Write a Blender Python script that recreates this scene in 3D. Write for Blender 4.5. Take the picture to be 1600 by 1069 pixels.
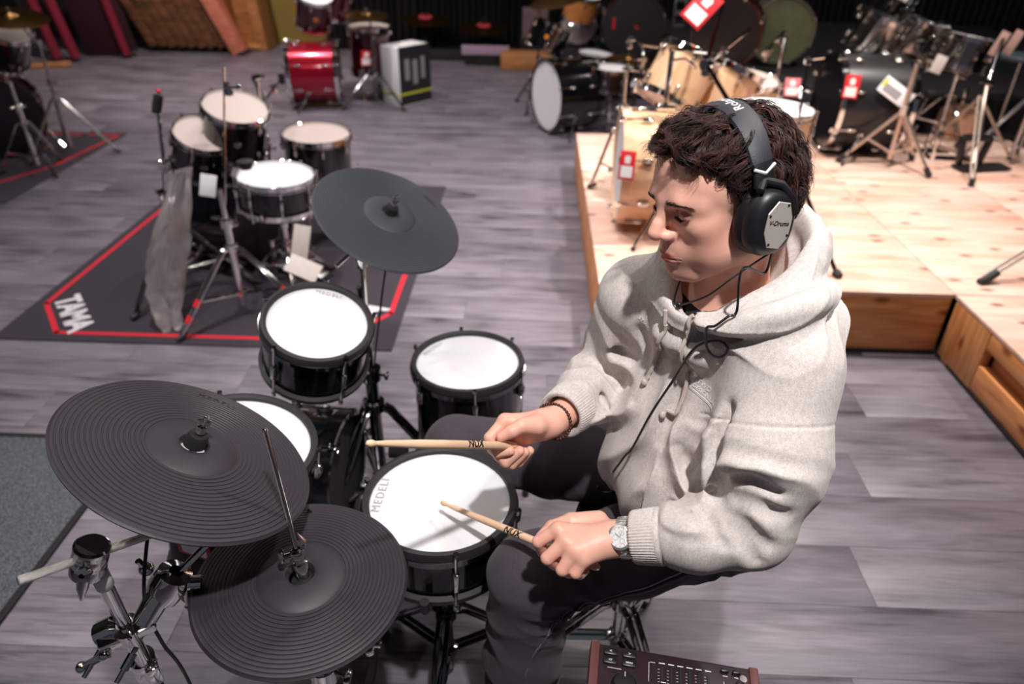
import bpy, bmesh, math, random
import numpy as np
from mathutils import Vector, Matrix, Quaternion
from mathutils.bvhtree import BVHTree
S = bpy.context.scene
COL = S.collection
for o in list(bpy.data.objects): bpy.data.objects.remove(o)
random.seed(7); RNG = np.random.default_rng(7)
PI = math.pi

# ------------------------------------------------------------------ camera
cam = bpy.data.cameras.new('camera'); camo = bpy.data.objects.new('camera', cam); COL.objects.link(camo)
cam.sensor_width = 36.0; cam.sensor_fit = 'HORIZONTAL'
cam.lens = 36.0*1120/1600
cam.clip_start = .02; cam.clip_end = 60
cam.dof.use_dof = True; cam.dof.focus_distance = 1.13; cam.dof.aperture_fstop = 2.9; cam.dof.aperture_blades = 0
camo.matrix_world = Matrix(((.9993,-.0299,.0214,0),(.0339,.5248,-.8505,0),(.0142,.8507,.5255,1.70),(0,0,0,1)))
S.camera = camo

# ------------------------------------------------------------------ world, lights, exposure
W = bpy.data.worlds.new('world'); S.world = W; W.use_nodes = True
W.node_tree.nodes['Background'].inputs[0].default_value = (.80,.82,1.0,1)
W.node_tree.nodes['Background'].inputs[1].default_value = .07
S.view_settings.view_transform = 'Standard'
try: S.view_settings.look = 'None'
except Exception: pass
S.view_settings.gamma = 1.0; S.view_settings.use_curve_mapping = False
S.view_settings.exposure = 0.0
S.cycles.max_bounces = 7; S.cycles.sample_clamp_indirect = 6.0; S.cycles.caustics_reflective = False; S.cycles.caustics_refractive = False
S.cycles.use_denoising = True
def spot(name, loc, target, power, angle, radius=.06, color=(1,.93,.88), blend=.7):
    l = bpy.data.lights.new(name,'SPOT'); l.energy = power; l.spot_size = math.radians(angle); l.spot_blend = blend
    l.shadow_soft_size = radius; l.color = color
    o = bpy.data.objects.new(name,l); COL.objects.link(o); o.location = loc
    o.rotation_euler = (Vector(target)-Vector(loc)).to_track_quat('-Z','Y').to_euler(); return o
spot('spotlight_kit', (.30,-.10,3.40), (-.02,1.10,.7), 345, 54, .05, (1,.95,.93))
spot('spotlight_kit_side', (-1.9,.9,3.4), (-.4,1.2,.6), 30, 70, .05, (1,.9,.86))
spot('spotlight_stage', (1.3,3.3,3.4), (1.35,3.6,.3), 430, 92, .05, (1,.90,.85))
spot('spotlight_stage_rear', (2.6,4.4,3.4), (2.2,4.6,.3), 190, 85, .05, (1,.90,.84))
spot('spotlight_acoustic_kit', (-1.2,2.8,3.4), (-1.3,3.4,.4), 210, 90, .05, (1,.93,.93))
spot('spotlight_aisle', (-.6,5.2,3.4), (-.7,5.8,0), 250, 105, .05, (1,.91,.93))
spot('spotlight_red_kit', (-2.2,6.2,3.4), (-2.0,6.9,.4), 210, 90, .05, (1,.90,.88))
spot('spotlight_far_left', (-3.7,7.2,3.4), (-4.0,8.4,.4), 300, 95, .05, (1,.87,.83))
spot('spotlight_maple_kit', (.0,2.6,3.4), (.6,3.5,.6), 150, 55, .04, (1,.9,.82))
spot('spotlight_rim', (1.5,1.75,3.4), (.38,1.05,1.0), 130, 42, .05, (1,.94,.91))
spot('spotlight_floor_left', (-2.4,1.7,3.4), (-2.1,2.2,0), 150, 85, .05, (1,.92,.94))
spot('spotlight_floor_right', (1.3,1.6,3.4), (1.30,2.45,.1), 38, 70, .05, (1,.94,.95))
def lamp(loc, power=22, color=(1,.92,.86), radius=.035):
    l = bpy.data.lights.new('ceiling_lamp','POINT'); l.energy = power; l.color = color; l.shadow_soft_size = radius
    o = bpy.data.objects.new('ceiling_lamp',l); COL.objects.link(o); o.location = loc
for i in range(4):
    for j in range(4): lamp((-3.6+2.1*i+.5*(j%2), 1.6+2.2*j, 3.5))

# ------------------------------------------------------------------ materials
MATS = {}
def nodes_of(name):
    m = bpy.data.materials.new(name); m.use_nodes = True
    nt = m.node_tree; b = nt.nodes['Principled BSDF']; return m, nt, b
def hexc(r,g,b):
    f = lambda c: ((c/255+.055)/1.055)**2.4 if c > 10 else c/255/12.92
    return (f(r),f(g),f(b),1)
def mat(name, col, rough=.5, metal=0., var=.12, scale=30, bump=0., bscale=200, coat=0., spec=.5, sheen=0., subs=0., stretch=(1,1,1), attr=None):
    if name in MATS: return MATS[name]
    m, nt, b = nodes_of(name); N = nt.nodes; L = nt.links
    tc = N.new('ShaderNodeTexCoord'); mp = N.new('ShaderNodeMapping'); mp.inputs['Scale'].default_value = stretch
    L.new(tc.outputs['Object'], mp.inputs[0])
    nz = N.new('ShaderNodeTexNoise'); nz.inputs['Scale'].default_value = scale; nz.inputs['Detail'].default_value = 4
    L.new(mp.outputs[0], nz.inputs['Vector'])
    mx = N.new('ShaderNodeMix'); mx.data_type = 'RGBA'; mx.blend_type = 'MIX'
    c = col if len(col) == 4 else (*col,1)
    mx.inputs[6].default_value = (c[0]*(1-var),c[1]*(1-var),c[2]*(1-var),1)
    mx.inputs[7].default_value = (min(1,c[0]*(1+var)),min(1,c[1]*(1+var)),min(1,c[2]*(1+var)),1)
    L.new(nz.outputs['Fac'], mx.inputs[0])
    out = mx.outputs[2]
    if attr:
        at = N.new('ShaderNodeAttribute'); at.attribute_name = attr
        m2 = N.new('ShaderNodeMix'); m2.data_type = 'RGBA'; m2.blend_type = 'MULTIPLY'; m2.inputs[0].default_value = 1
        L.new(out, m2.inputs[6]); L.new(at.outputs['Color'], m2.inputs[7]); out = m2.outputs[2]
    L.new(out, b.inputs['Base Color'])
    b.inputs['Roughness'].default_value = rough; b.inputs['Metallic'].default_value = metal
    b.inputs['Specular IOR Level'].default_value = spec
    b.inputs['Coat Weight'].default_value = coat; b.inputs['Coat Roughness'].default_value = .05
    b.inputs['Sheen Weight'].default_value = sheen
    if subs:
        b.inputs['Subsurface Weight'].default_value = subs; b.inputs['Subsurface Radius'].default_value = (1,.35,.2); b.inputs['Subsurface Scale'].default_value = .012
    if bump:
        n2 = N.new('ShaderNodeTexNoise'); n2.inputs['Scale'].default_value = bscale; n2.inputs['Detail'].default_value = 3
        L.new(mp.outputs[0], n2.inputs['Vector'])
        bp = N.new('ShaderNodeBump'); bp.inputs['Strength'].default_value = bump; bp.inputs['Distance'].default_value = .002
        L.new(n2.outputs['Fac'], bp.inputs['Height']); L.new(bp.outputs[0], b.inputs['Normal'])
    MATS[name] = m; return m
def wood(name, c1, c2, rough=.55, scale=(1.2,9,9), knots=False, coat=0., rnd=True, det=6):
    if name in MATS: return MATS[name]
    m, nt, b = nodes_of(name); N = nt.nodes; L = nt.links
    tc = N.new('ShaderNodeTexCoord'); mp = N.new('ShaderNodeMapping'); mp.inputs['Scale'].default_value = scale
    src = tc.outputs['Object']
    if rnd:
        oi = N.new('ShaderNodeObjectInfo'); va = N.new('ShaderNodeVectorMath'); va.operation = 'ADD'
        ml = N.new('ShaderNodeMath'); ml.operation = 'MULTIPLY'; ml.inputs[1].default_value = 40
        L.new(oi.outputs['Random'], ml.inputs[0]); L.new(src, va.inputs[0]); L.new(ml.outputs[0], va.inputs[1]); src = va.outputs[0]
    L.new(src, mp.inputs[0])
    nz = N.new('ShaderNodeTexNoise'); nz.inputs['Scale'].default_value = 2.2; nz.inputs['Detail'].default_value = det; nz.inputs['Roughness'].default_value = .62; nz.inputs['Distortion'].default_value = .6
    L.new(mp.outputs[0], nz.inputs['Vector'])
    cr = N.new('ShaderNodeValToRGB'); cr.color_ramp.elements[0].position = .32; cr.color_ramp.elements[1].position = .66
    cr.color_ramp.elements[0].color = c1; cr.color_ramp.elements[1].color = c2
    L.new(nz.outputs['Fac'], cr.inputs[0]); out = cr.outputs[0]
    if rnd:
        hs = N.new('ShaderNodeHueSaturation'); mr = N.new('ShaderNodeMapRange'); mr.inputs[3].default_value = .90; mr.inputs[4].default_value = 1.10
        L.new(oi.outputs['Random'], mr.inputs[0]); L.new(mr.outputs[0], hs.inputs['Value']); L.new(out, hs.inputs['Color']); out = hs.outputs[0]
    if knots:
        vo = N.new('ShaderNodeTexVoronoi'); vo.inputs['Scale'].default_value = 3.0
        mp2 = N.new('ShaderNodeMapping'); mp2.inputs['Scale'].default_value = knots; L.new(src, mp2.inputs[0]); sx_=N.new('ShaderNodeSeparateXYZ'); cx_=N.new('ShaderNodeCombineXYZ'); L.new(mp2.outputs[0],sx_.inputs[0]); ax_=[i for i in range(3) if knots[i]]
        L.new(sx_.outputs[ax_[0]],cx_.inputs[0]); L.new(sx_.outputs[ax_[1]],cx_.inputs[1]); vo.voronoi_dimensions='2D'; L.new(cx_.outputs[0], vo.inputs['Vector'])
        r2 = N.new('ShaderNodeValToRGB'); r2.color_ramp.elements[0].position = .035; r2.color_ramp.elements[1].position = .11
        r2.color_ramp.elements[0].color = (.25,.09,.04,1); r2.color_ramp.elements[1].color = (1,1,1,1)
        L.new(vo.outputs['Distance'], r2.inputs[0])
        mm = N.new('ShaderNodeMix'); mm.data_type = 'RGBA'; mm.blend_type = 'MULTIPLY'; mm.inputs[0].default_value = .8
        L.new(out, mm.inputs[6]); L.new(r2.outputs[0], mm.inputs[7]); out = mm.outputs[2]
    L.new(out, b.inputs['Base Color']); b.inputs['Roughness'].default_value = rough; b.inputs['Coat Weight'].default_value = coat
    b.inputs['Coat Roughness'].default_value = .08
    bp = N.new('ShaderNodeBump'); bp.inputs['Strength'].default_value = .15; bp.inputs['Distance'].default_value = .002
    L.new(nz.outputs['Fac'], bp.inputs['Height']); L.new(bp.outputs[0], b.inputs['Normal'])
    MATS[name] = m; return m
CHROME = mat('chrome', (.86,.85,.84), .055, 1., .03)
CHROME_DARK = mat('black_nickel', (.20,.20,.21), .10, 1., .05)
STEEL = mat('satin_steel', (.55,.54,.54), .25, 1., .05)
RUBBER = mat('black_rubber', hexc(38,36,40), .62, 0, .15, 60, .15, 500)
PLASTIC = mat('black_plastic', hexc(26,25,28), .38, 0, .1)
GLOSSB = mat('gloss_black_shell', hexc(12,12,15), .12, 0, .1, coat=.6)
SATINB = mat('satin_black_shell', hexc(32,31,35), .36, 0, .1)
MESHW = mat('white_mesh_head', (.80,.80,.82), .7, 0, .03, 300, .06, 3000)
COATW = mat('coated_white_head', (.86,.86,.86), .6, 0, .03)
CLEARH = mat('hazy_clear_head', hexc(205,190,182), .35, 0, .06, 12)
EBONY = mat('black_film_head', hexc(20,20,24), .25, 0, .1)
MAPLE = wood('maple_shell', hexc(222,172,130), hexc(242,206,168), .3, (8,8,1.5), coat=.5)
REDSH = mat('red_lacquer_shell', hexc(165,12,42), .22, .55, .12, 6, coat=.7)
MAROON = mat('maroon_shell', hexc(70,8,20), .16, .2, .15, 6, coat=.6)
CAJON = wood('warm_wood', hexc(150,96,52), hexc(196,138,84), .5, (1.5,8,8))
GOLD = mat('cymbal_bronze', hexc(214,164,98), .24, 1., .12, 40)
REDTAG = mat('red_paper', hexc(214,22,38), .6, 0, .04)
WHITEP = mat('white_paper', (.84,.84,.84), .6, 0, .03)
GREYP = mat('grey_print', hexc(150,146,150), .6, 0, .05)
FELT = mat('black_felt', hexc(22,21,24), .9, 0, .2, 80)
INK = mat('black_ink', hexc(18,16,16), .6)
HEADPRINT = mat('grey_head_print', hexc(170,168,176), .6)
ORANGE = mat('orange_badge', hexc(240,140,40), .4)
CLEARPL = None

# ------------------------------------------------------------------ mesh helpers
class MB:
    def __init__(s): s.v=[]; s.f=[]
    def add(s, v, f):
        n=len(s.v); s.v.extend([tuple(map(float,p)) for p in v]); s.f.extend([tuple(i+n for i in q) for q in f]); return s
    def box(s, c, d, rot=None, bev=0.):
        x,y,z=d[0]/2,d[1]/2,d[2]/2; b=min(bev,x*.9,y*.9,z*.9)
        if b<=0:
            v=[(i*x,j*y,k*z) for i in(-1,1) for j in(-1,1) for k in(-1,1)]
            f=[(0,1,3,2),(4,6,7,5),(0,4,5,1),(2,3,7,6),(0,2,6,4),(1,5,7,3)]
        else:
            bm=bmesh.new(); bmesh.ops.create_cube(bm,size=1)
            for q in bm.verts: q.co=Vector((q.co.x*2*x,q.co.y*2*y,q.co.z*2*z))
            bmesh.ops.bevel(bm,geom=bm.edges[:],offset=b,segments=2,affect='EDGES',profile=.5)
            bm.verts.index_update(); v=[q.co[:] for q in bm.verts]; f=[tuple(q.index for q in p.verts) for p in bm.faces]; bm.free()
        R=rot.to_3x3() if rot is not None else Matrix.Identity(3); c=Vector(c)
        return s.add([R@Vector(p)+c for p in v], f)
    def tube(s, pts, r, n=10, cap=True, closed=False):
        P=[Vector(p) for p in pts]; k=len(P); rr=r if isinstance(r,(list,tuple)) else [r]*k
        T=[]
        for i in range(k):
            a=P[(i-1)%k] if (closed or i>0) else P[i]; b=P[(i+1)%k] if (closed or i<k-1) else P[i]
            t=(b-a); T.append(t.normalized() if t.length>1e-9 else Vector((0,0,1)))
        u=T[0].orthogonal().normalized(); base=[]; v=[]
        for i in range(k):
            u=(u-T[i]*u.dot(T[i])); u=u.normalized() if u.length>1e-6 else T[i].orthogonal().normalized(); w=T[i].cross(u)
            for j in range(n):
                a=2*PI*j/n; v.append(P[i]+(u*math.cos(a)+w*math.sin(a))*rr[i])
        f=[]
        for i in range(k if closed else k-1):
            for j in range(n):
                a=i*n+j; b=i*n+(j+1)%n; c=((i+1)%k)*n+(j+1)%n; d=((i+1)%k)*n+j; f.append((a,b,c,d))
        if cap and not closed:
            f.append(tuple(range(n-1,-1,-1))); f.append(tuple((k-1)*n+j for j in range(n)))
        return s.add(v,f)
    def lathe(s, prof, n=48, o=(0,0,0), ax=(0,0,1), closed=False, a0=0., a1=2*PI):
        ax=Vector(ax).normalized(); q=Vector((0,0,1)).rotation_difference(ax); o=Vector(o); k=len(prof)
        full=abs(a1-a0-2*PI)<1e-6; m=n if full else n+1; v=[]
        for j in range(m):
            a=a0+(a1-a0)*j/n; ca,sa=math.cos(a),math.sin(a)
            for (r,z) in prof: v.append(q@Vector((r*ca,r*sa,z))+o)
        f=[]
        for j in range(n):
            j2=(j+1)%m
            for i in range(k if closed else k-1):
                i2=(i+1)%k; f.append((j*k+i,j2*k+i,j2*k+i2,j*k+i2))
        return s.add(v,f)
    def disc(s, r, z=0, n=48, o=(0,0,0), ax=(0,0,1), dome=0.):
        pr=[(r*t, z+dome*(1-t*t)) for t in (1,.8,.55,.3,.1,0.0)]
        return s.lathe(pr[::1], n, o, ax)
    def sphere(s, c, r, n=12, sc=(1,1,1), rot=None):
        pr=[(math.sin(PI*i/n), -math.cos(PI*i/n)) for i in range(n+1)]
        R=rot.to_3x3() if rot is not None else Matrix.Identity(3); c=Vector(c)
        t=MB().lathe(pr,n*2); return s.add([R@Vector((p[0]*r*sc[0],p[1]*r*sc[1],p[2]*r*sc[2]))+c for p in t.v], t.f)
    def cyl(s, a, b, r, n=14, r2=None): return s.tube([a,b],[r,r if r2 is None else r2],n)
    def move(s, M):
        s.v=[tuple(M@Vector(p)) for p in s.v]; return s
    def build(s, name, m, parent=None, sharp=35, weld=True):
        me=bpy.data.meshes.new(name); me.from_pydata(s.v,[],s.f)
        if weld:
            bm=bmesh.new(); bm.from_mesh(me); bmesh.ops.remove_doubles(bm,verts=bm.verts,dist=1e-6); bmesh.ops.recalc_face_normals(bm,faces=bm.faces); bm.to_mesh(me); bm.free()
        for p in me.polygons: p.use_smooth=True
        me.set_sharp_from_angle(angle=math.radians(sharp))
        me.materials.append(m)
        return link(name,me,parent)
def link(name, me, parent=None):
    o=bpy.data.objects.new(name,me); COL.objects.link(o)
    if parent is not None: o.parent=parent
    return o
def tag(o, label=None, cat=None, group=None, kind=None):
    if label: o['label']=label
    if cat: o['category']=cat
    if group: o['group']=group
    if kind: o['kind']=kind
    return o
def thing(name, label, cat, M=None, group=None):
    o=bpy.data.objects.new(name,None); COL.objects.link(o); o.empty_display_size=.05
    if M is not None: o.matrix_world = M if isinstance(M,Matrix) else Matrix.Translation(M)
    return tag(o,label,cat,group)
def copy_part(o, parent, M=None):
    c=o.copy(); COL.objects.link(c); c.parent=parent
    if M is not None: c.matrix_local=M
    return c
def kids(o): return [c for c in bpy.data.objects if c.parent==o]
def frame(loc, n, spin=0., up=None):
    n=Vector(n).normalized(); x=Vector(up) if up else Vector((1,0,0)); x=(x-n*x.dot(n)).normalized(); y=n.cross(x)
    M=Matrix((x,y,n)).transposed().to_4x4()@Matrix.Rotation(spin,4,'Z'); M.translation=Vector(loc); return M
def text_mb(txt, size, extrude=.0004, bold=0., shear=0., space=1., fine=0):
    c=bpy.data.curves.new('t','FONT'); c.body=txt; c.size=size; c.extrude=extrude; c.offset=bold; c.shear=shear; c.align_x='CENTER'; c.align_y='CENTER'; c.space_character=space; c.resolution_u=3
    o=bpy.data.objects.new('t',c); COL.objects.link(o)
    dg=bpy.context.evaluated_depsgraph_get(); dg.update(); me=bpy.data.meshes.new_from_object(o.evaluated_get(dg))
    b=MB().add([v.co[:] for v in me.vertices],[tuple(p.vertices) for p in me.polygons])
    if fine:
        bm=bmesh.new(); bm.from_mesh(me); bmesh.ops.triangulate(bm,faces=bm.faces[:])
        for _ in range(fine):
            bmesh.ops.subdivide_edges(bm,edges=[e for e in bm.edges if e.calc_length()>size*.09],cuts=1); bmesh.ops.triangulate(bm,faces=[f for f in bm.faces if len(f.verts)>3])
        bm.verts.index_update(); b=MB().add([v.co[:] for v in bm.verts],[tuple(v.index for v in p.verts) for p in bm.faces]); bm.free()
    bpy.data.objects.remove(o); bpy.data.curves.remove(c); bpy.data.meshes.remove(me); return b
def smoothpath(pts, n=8):
    P=[np.array(p,float) for p in pts]; P=[2*P[0]-P[1]]+P+[2*P[-1]-P[-2]]; out=[]
    for i in range(1,len(P)-2):
        for k in range(n):
            t=k/n; a,b,c,d=P[i-1:i+3]
            out.append(.5*((2*b)+(-a+c)*t+(2*a-5*b+4*c-d)*t*t+(-a+3*b-3*c+d)*t**3))
    out.append(P[-2]); return [tuple(p) for p in out]

# ------------------------------------------------------------------ room shell
def plank_mat():
    m, nt, b = nodes_of('grey_vinyl_plank'); N=nt.nodes; L=nt.links
    tc=N.new('ShaderNodeTexCoord'); oi=N.new('ShaderNodeObjectInfo')
    ml=N.new('ShaderNodeMath'); ml.operation='MULTIPLY'; ml.inputs[1].default_value=37; L.new(oi.outputs['Random'],ml.inputs[0])
    va=N.new('ShaderNodeVectorMath'); L.new(tc.outputs['Object'],va.inputs[0]); L.new(ml.outputs[0],va.inputs[1])
    def noise(sc,scale,det,dist=.4):
        mp=N.new('ShaderNodeMapping'); mp.inputs['Scale'].default_value=sc; L.new(va.outputs[0],mp.inputs[0])
        nz=N.new('ShaderNodeTexNoise'); nz.inputs['Scale'].default_value=scale; nz.inputs['Detail'].default_value=det; nz.inputs['Roughness'].default_value=.6; nz.inputs['Distortion'].default_value=dist
        L.new(mp.outputs[0],nz.inputs['Vector']); return nz
    n1=noise((1,9,1),2.4,6,.9); n2=noise((1,18,1),8,5,.4); n3=noise((1,2.2,1),1.7,2)
    def mix(a,bb,f):
        mx=N.new('ShaderNodeMix'); mx.data_type='FLOAT'; mx.inputs[0].default_value=f; L.new(a,mx.inputs[2]); L.new(bb,mx.inputs[3]); return mx.outputs[0]
    h=mix(mix(n1.outputs['Fac'],n2.outputs['Fac'],.35),n3.outputs['Fac'],.35)
    cr=N.new('ShaderNodeValToRGB'); e=cr.color_ramp.elements
    e[0].position=.38; e[0].color=hexc(66,61,69); e[1].position=.63; e[1].color=hexc(140,133,143)
    k=e.new(.47); k.color=hexc(110,104,113)
    L.new(h,cr.inputs[0])
    hs=N.new('ShaderNodeHueSaturation'); mr=N.new('ShaderNodeMapRange'); mr.inputs[3].default_value=.94; mr.inputs[4].default_value=1.05
    L.new(oi.outputs['Random'],mr.inputs[0]); L.new(mr.outputs[0],hs.inputs['Value']); L.new(cr.outputs[0],hs.inputs['Color'])
    L.new(hs.outputs[0],b.inputs['Base Color']); b.inputs['Roughness'].default_value=.42
    bp=N.new('ShaderNodeBump'); bp.inputs['Strength'].default_value=.12; bp.inputs['Distance'].default_value=.002; L.new(h,bp.inputs['Height']); L.new(bp.outputs[0],b.inputs['Normal'])
    return m
PLK=plank_mat()
GROUT=mat('dark_plank_joint',hexc(96,91,98),.6,0,.1)
fl=MB().box((0,4.0,-.053),(14,14,.1)).build('floor',GROUT); tag(fl,kind='structure')
PW,PL=.225,1.25
pk=None
pm=MB().box((0,0,0),(PL-.0012,PW-.0012,.006),bev=.0006)
k=0
cells=[]
allc=[]
for row in range(-13,46):
    y=.25+row*PW; off=(row*.437)%1.0*PL; x=-7.5-off
    while x<6.6: allc.append((x+PL/2,y+PW/2)); x+=PL
vis=[c for c in allc if .2<c[1]<10.1 and -1.3-c[1]*.76<c[0]<min(1.2+c[1]*.72,4.2) and not (c[0]>2.6 and c[1]<2.6) and not (c[0]>1.0 and c[1]>3.0)]
vis.sort(key=lambda c:c[0]**2+c[1]**2); cells=vis[:296]; cset=set(cells)
for (x,y) in cells:
    if pk is None: pk=pm.build('plank',PLK,fl); o=pk
    else: o=copy_part(pk,fl)
    o.location=(x,y,-.003)
# beyond the countable planks the same vinyl goes on as one sheet of boards
fx=MB()
for c in allc:
    if c not in cset: fx.box((c[0],c[1],-.003),(PL-.0012,PW-.0012,.006))
o=fx.build('boards',PLK,fl,weld=False); tag(o,kind='stuff')

CURT=mat('black_drape',hexc(16,14,17),.85,0,.2,20)
OLIVE=mat('olive_paint',hexc(138,116,52),.7,0,.06,5)
WALLD=mat('dark_wall_paint',hexc(40,38,42),.8,0,.1,5)
CEIL=mat('dark_ceiling_paint',hexc(34,33,36),.9,0,.1,5)
tag(MB().box((0,10.35,1.75),(14,.1,3.7)).build('wall_back',WALLD),kind='structure')
tag(MB().box((-6.55,4,1.75),(.1,13.6,3.7)).build('wall_left',WALLD),kind='structure')
tag(MB().box((6.05,4,1.75),(.1,13.6,3.7)).build('wall_right',WALLD),kind='structure')
tag(MB().box((0,4,3.65),(13,13.6,.1)).build('ceiling',CEIL),kind='structure')
tag(MB().box((-3.27,10.24,1.75),(1.1,.1,3.5)).build('wall_panel_olive',OLIVE),kind='structure')

def curtain(x0,x1,y,label,seed,folds=.085,depth=.05,y1=None):
    rnd=random.Random(seed); y1=y if y1 is None else y1
    n=int(abs(x1-x0 if abs(x1-x0)>abs(y1-y) else y1-y)/folds*8); v=[];f=[]
    ph=0.
    for i in range(n+1):
        t=i/n; x=x0+(x1-x0)*t; yy=y+(y1-y)*t; ph+=2*PI/8*(1+.5*rnd.uniform(-1,1)); d=depth*math.sin(ph)
        for z in (.02,1.2,2.4,3.5):
            w=.6+.4*(3.5-z)/3.5
            if abs(x1-x0)>abs(y1-y): v.append((x,yy-d*w,z))
            else: v.append((x+d*w,yy,z))
    m=4
    for i in range(n):
        for j in range(m-1): f.append((i*m+j,(i+1)*m+j,(i+1)*m+j+1,i*m+j+1))
    nv=len(v); v+= [(p[0],p[1]+.01,p[2]) for p in v]; f+=[tuple(q+nv for q in reversed(p)) for p in f]
    o=MB().add(v,f).build('curtain',CURT,sharp=80,weld=False); return tag(o,label,'curtain')
curtain(-4.35,-3.8,10.12,'black drape hanging between the leaning crate and the olive wall',3)
curtain(-2.7,.6,9.85,'long black drape behind the red drum kit and bronze cymbals',4)
curtain(.6,5.9,9.3,'black drape behind the drum kits at the far end of the plywood stage',5)
curtain(5.9,5.9,9.3,'black drape along the dark side beyond the stage',6,y1=1.2)

# ------------------------------------------------------------------ plywood stage
def ply_mat(name,c1,c2,scale):
    return wood(name,c1,c2,.5,scale,rnd=True,knots=(.9,1.7,0.))
PLY=ply_mat('pale_plywood',hexc(218,164,140),hexc(243,214,197),(1.0,5.5,5.5))
PINE=wood('orange_pine_board',hexc(190,116,64),hexc(232,166,106),.5,(1.0,10,10),knots=(.8,0.,1.7))
PINER=wood('orange_pine_rail',hexc(190,116,64),hexc(232,166,106),.5,(10,1.0,10),knots=(0.,.8,1.7))
PINEV=wood('orange_pine_upright',hexc(190,116,64),hexc(232,166,106),.5,(10,10,1.0),knots=(0.,1.7,.8))
DARKG=mat('painted_foot_shade',hexc(40,32,28),.8)
st=thing('stage','low pine framed plywood stage carrying the maple drum kit','stage',(1.8,2.76,0))
def sp(name,mb,m): 
    mb.v=[(a-1.8,b-2.76,c) for a,b,c in mb.v]; return mb.build(name,m,st)
HZ=.30
def panel(x0,x1,y0,y1,z=HZ):
    sp('deck_panel',MB().box(((x0+x1)/2,(y0+y1)/2,z-.009),(x1-x0-.003,y1-y0-.003,.018),bev=.0015),PLY)
ys=[2.755,3.975,5.10]
for i in range(2):
    for (a,b) in ((.30,1.05),(1.05,1.81),(1.81,2.60),(2.60,3.36)): panel(a,b,ys[i],ys[i+1]) if not(i==1 and a>2.5) else panel(a,b,ys[i],5.30)
for (a,b) in ((1.81,2.60),(2.60,3.36)): panel(a,b,1.55,2.755); panel(a,b,.35,1.55)
def board(c,d,m=PINE,name='frame_board',bev=.003): sp(name,MB().box(c,d,bev=bev),m)
board((1.055,2.775,.145),(1.50,.036,.273)); 
board((.32,3.93,.145),(.036,2.33,.273),PINEV)
# inner return of the stage: framed boards with a recessed panel
board((1.832,2.60,.145),(.040,.27,.273),PINEV)
board((1.832,1.44,.247),(.040,2.04,.07),PINER); board((1.832,1.44,.08),(.040,2.04,.11),PINER); board((1.872,1.44,.155),(.02,2.04,.14),PINER,'recessed_panel')
for yy in (1.2,.45): board((1.838,yy,.165),(.035,.09,.1),PINEV)
board((1.82,2.72,.013),(.02,.05,.018),DARKG,'floor_shadow_strip');  # dark strips painted in as shade where the stage meets the floor
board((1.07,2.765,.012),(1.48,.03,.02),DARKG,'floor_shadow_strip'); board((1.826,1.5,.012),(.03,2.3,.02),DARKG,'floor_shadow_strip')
board((1.83,5.12,.145),(3.04,.036,.273)); board((3.35,2.9,.145),(.02,4.6,.273),PINEV)
tag(MB().box((3.25,7.3,.265),(3.8,3.8,.53),bev=.01).build('rear_stage',mat('black_stage_carpet',hexc(24,23,27),.85,0,.2,60)),'low black carpeted riser behind the plywood stage','stage')

# ------------------------------------------------------------------ mats
MATB=mat('black_needle_felt',hexc(58,52,60),.95,0,.22,160,.5,900)
MATR=mat('red_mat_print',hexc(212,34,52),.9,0,.08,200)
MATW=mat('white_mat_print',hexc(220,216,220),.9,0,.05)
def strip(mb,pts,w,z):
    for a,b in zip(pts,pts[1:]):
        a=Vector((*a,z)); b=Vector((*b,z)); d=b-a; L_=d.length+w*.85
        mb.box((a+b)/2,(L_,w,.0016),Matrix.Rotation(math.atan2(d.y,d.x),3,'Z'))
rug=thing('drum_rug','black drum rug with a red border line under the black acoustic kit','rug',(-1.49,3.7,0))
MB().box((0,0,.004),(1.79,2.12,.008),bev=.003).build('rug_body',MATB,rug)
bl=MB(); hw,hd,ch=.835,.995,.24
for s_ in (1,):
    P=[(-hw+.0,hd-ch),(-hw,-hd+ch+.02),(-hw+.20,-hd),(hw-.20,-hd),(hw,-hd+ch+.02),(hw,hd-ch),(hw-.2,hd),(-hw+.2,hd),(-hw,hd-ch)]
    strip(bl,P,.024,.0085)
bl.build('border_line',MATR,rug)
for (x,y,a) in ((-.66,-.82,-PI/3.5),(.66,-.82,PI/3.5)):
    t=text_mb('TAMA',.15,.0006,.006,space=.92).move(Matrix.Translation((x,y,.0088))@Matrix.Rotation(a,4,'Z')); t.build('printed_word',MATW,rug,weld=False)
rug2=thing('drum_rug','dark drum rug with red outline under the kit at the left edge','rug',(-4.30,5.05,0))
MB().box((0,0,.004),(1.88,1.60,.008),bev=.003).build('rug_body',MATB,rug2)
bl=MB(); strip(bl,[(-.6,.72),(.90,.73),(.83,-.05),(.82,-.10),(.55,-.69),(-.9,-.69)],.026,.0085); bl.build('border_line',MATR,rug2)
CARP=wood('grey_green_carpet',hexc(30,36,41),hexc(104,111,116),.95,(95,95,95),rnd=False,det=2)
BOUND=mat('black_carpet_binding',hexc(17,16,18),.8)
cp=thing('carpet_mat','dark grey carpet mat with black bound edge left of the electronic kit','rug',(-2.15,1.3,0))
MB().box((0,0,.004),(1.44,1.36,.008),bev=.003).build('carpet_pile',CARP,cp)
e=MB()
for c,d in (((.73,0,.0045),(.022,1.404,.009)),((0,.69,.0045),(1.44,.022,.009)),((-.73,0,.0045),(.022,1.404,.009)),((0,-.69,.0045),(1.44,.022,.009))): e.box(c,d,bev=.002)
e.build('bound_edge',BOUND,cp)

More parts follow.
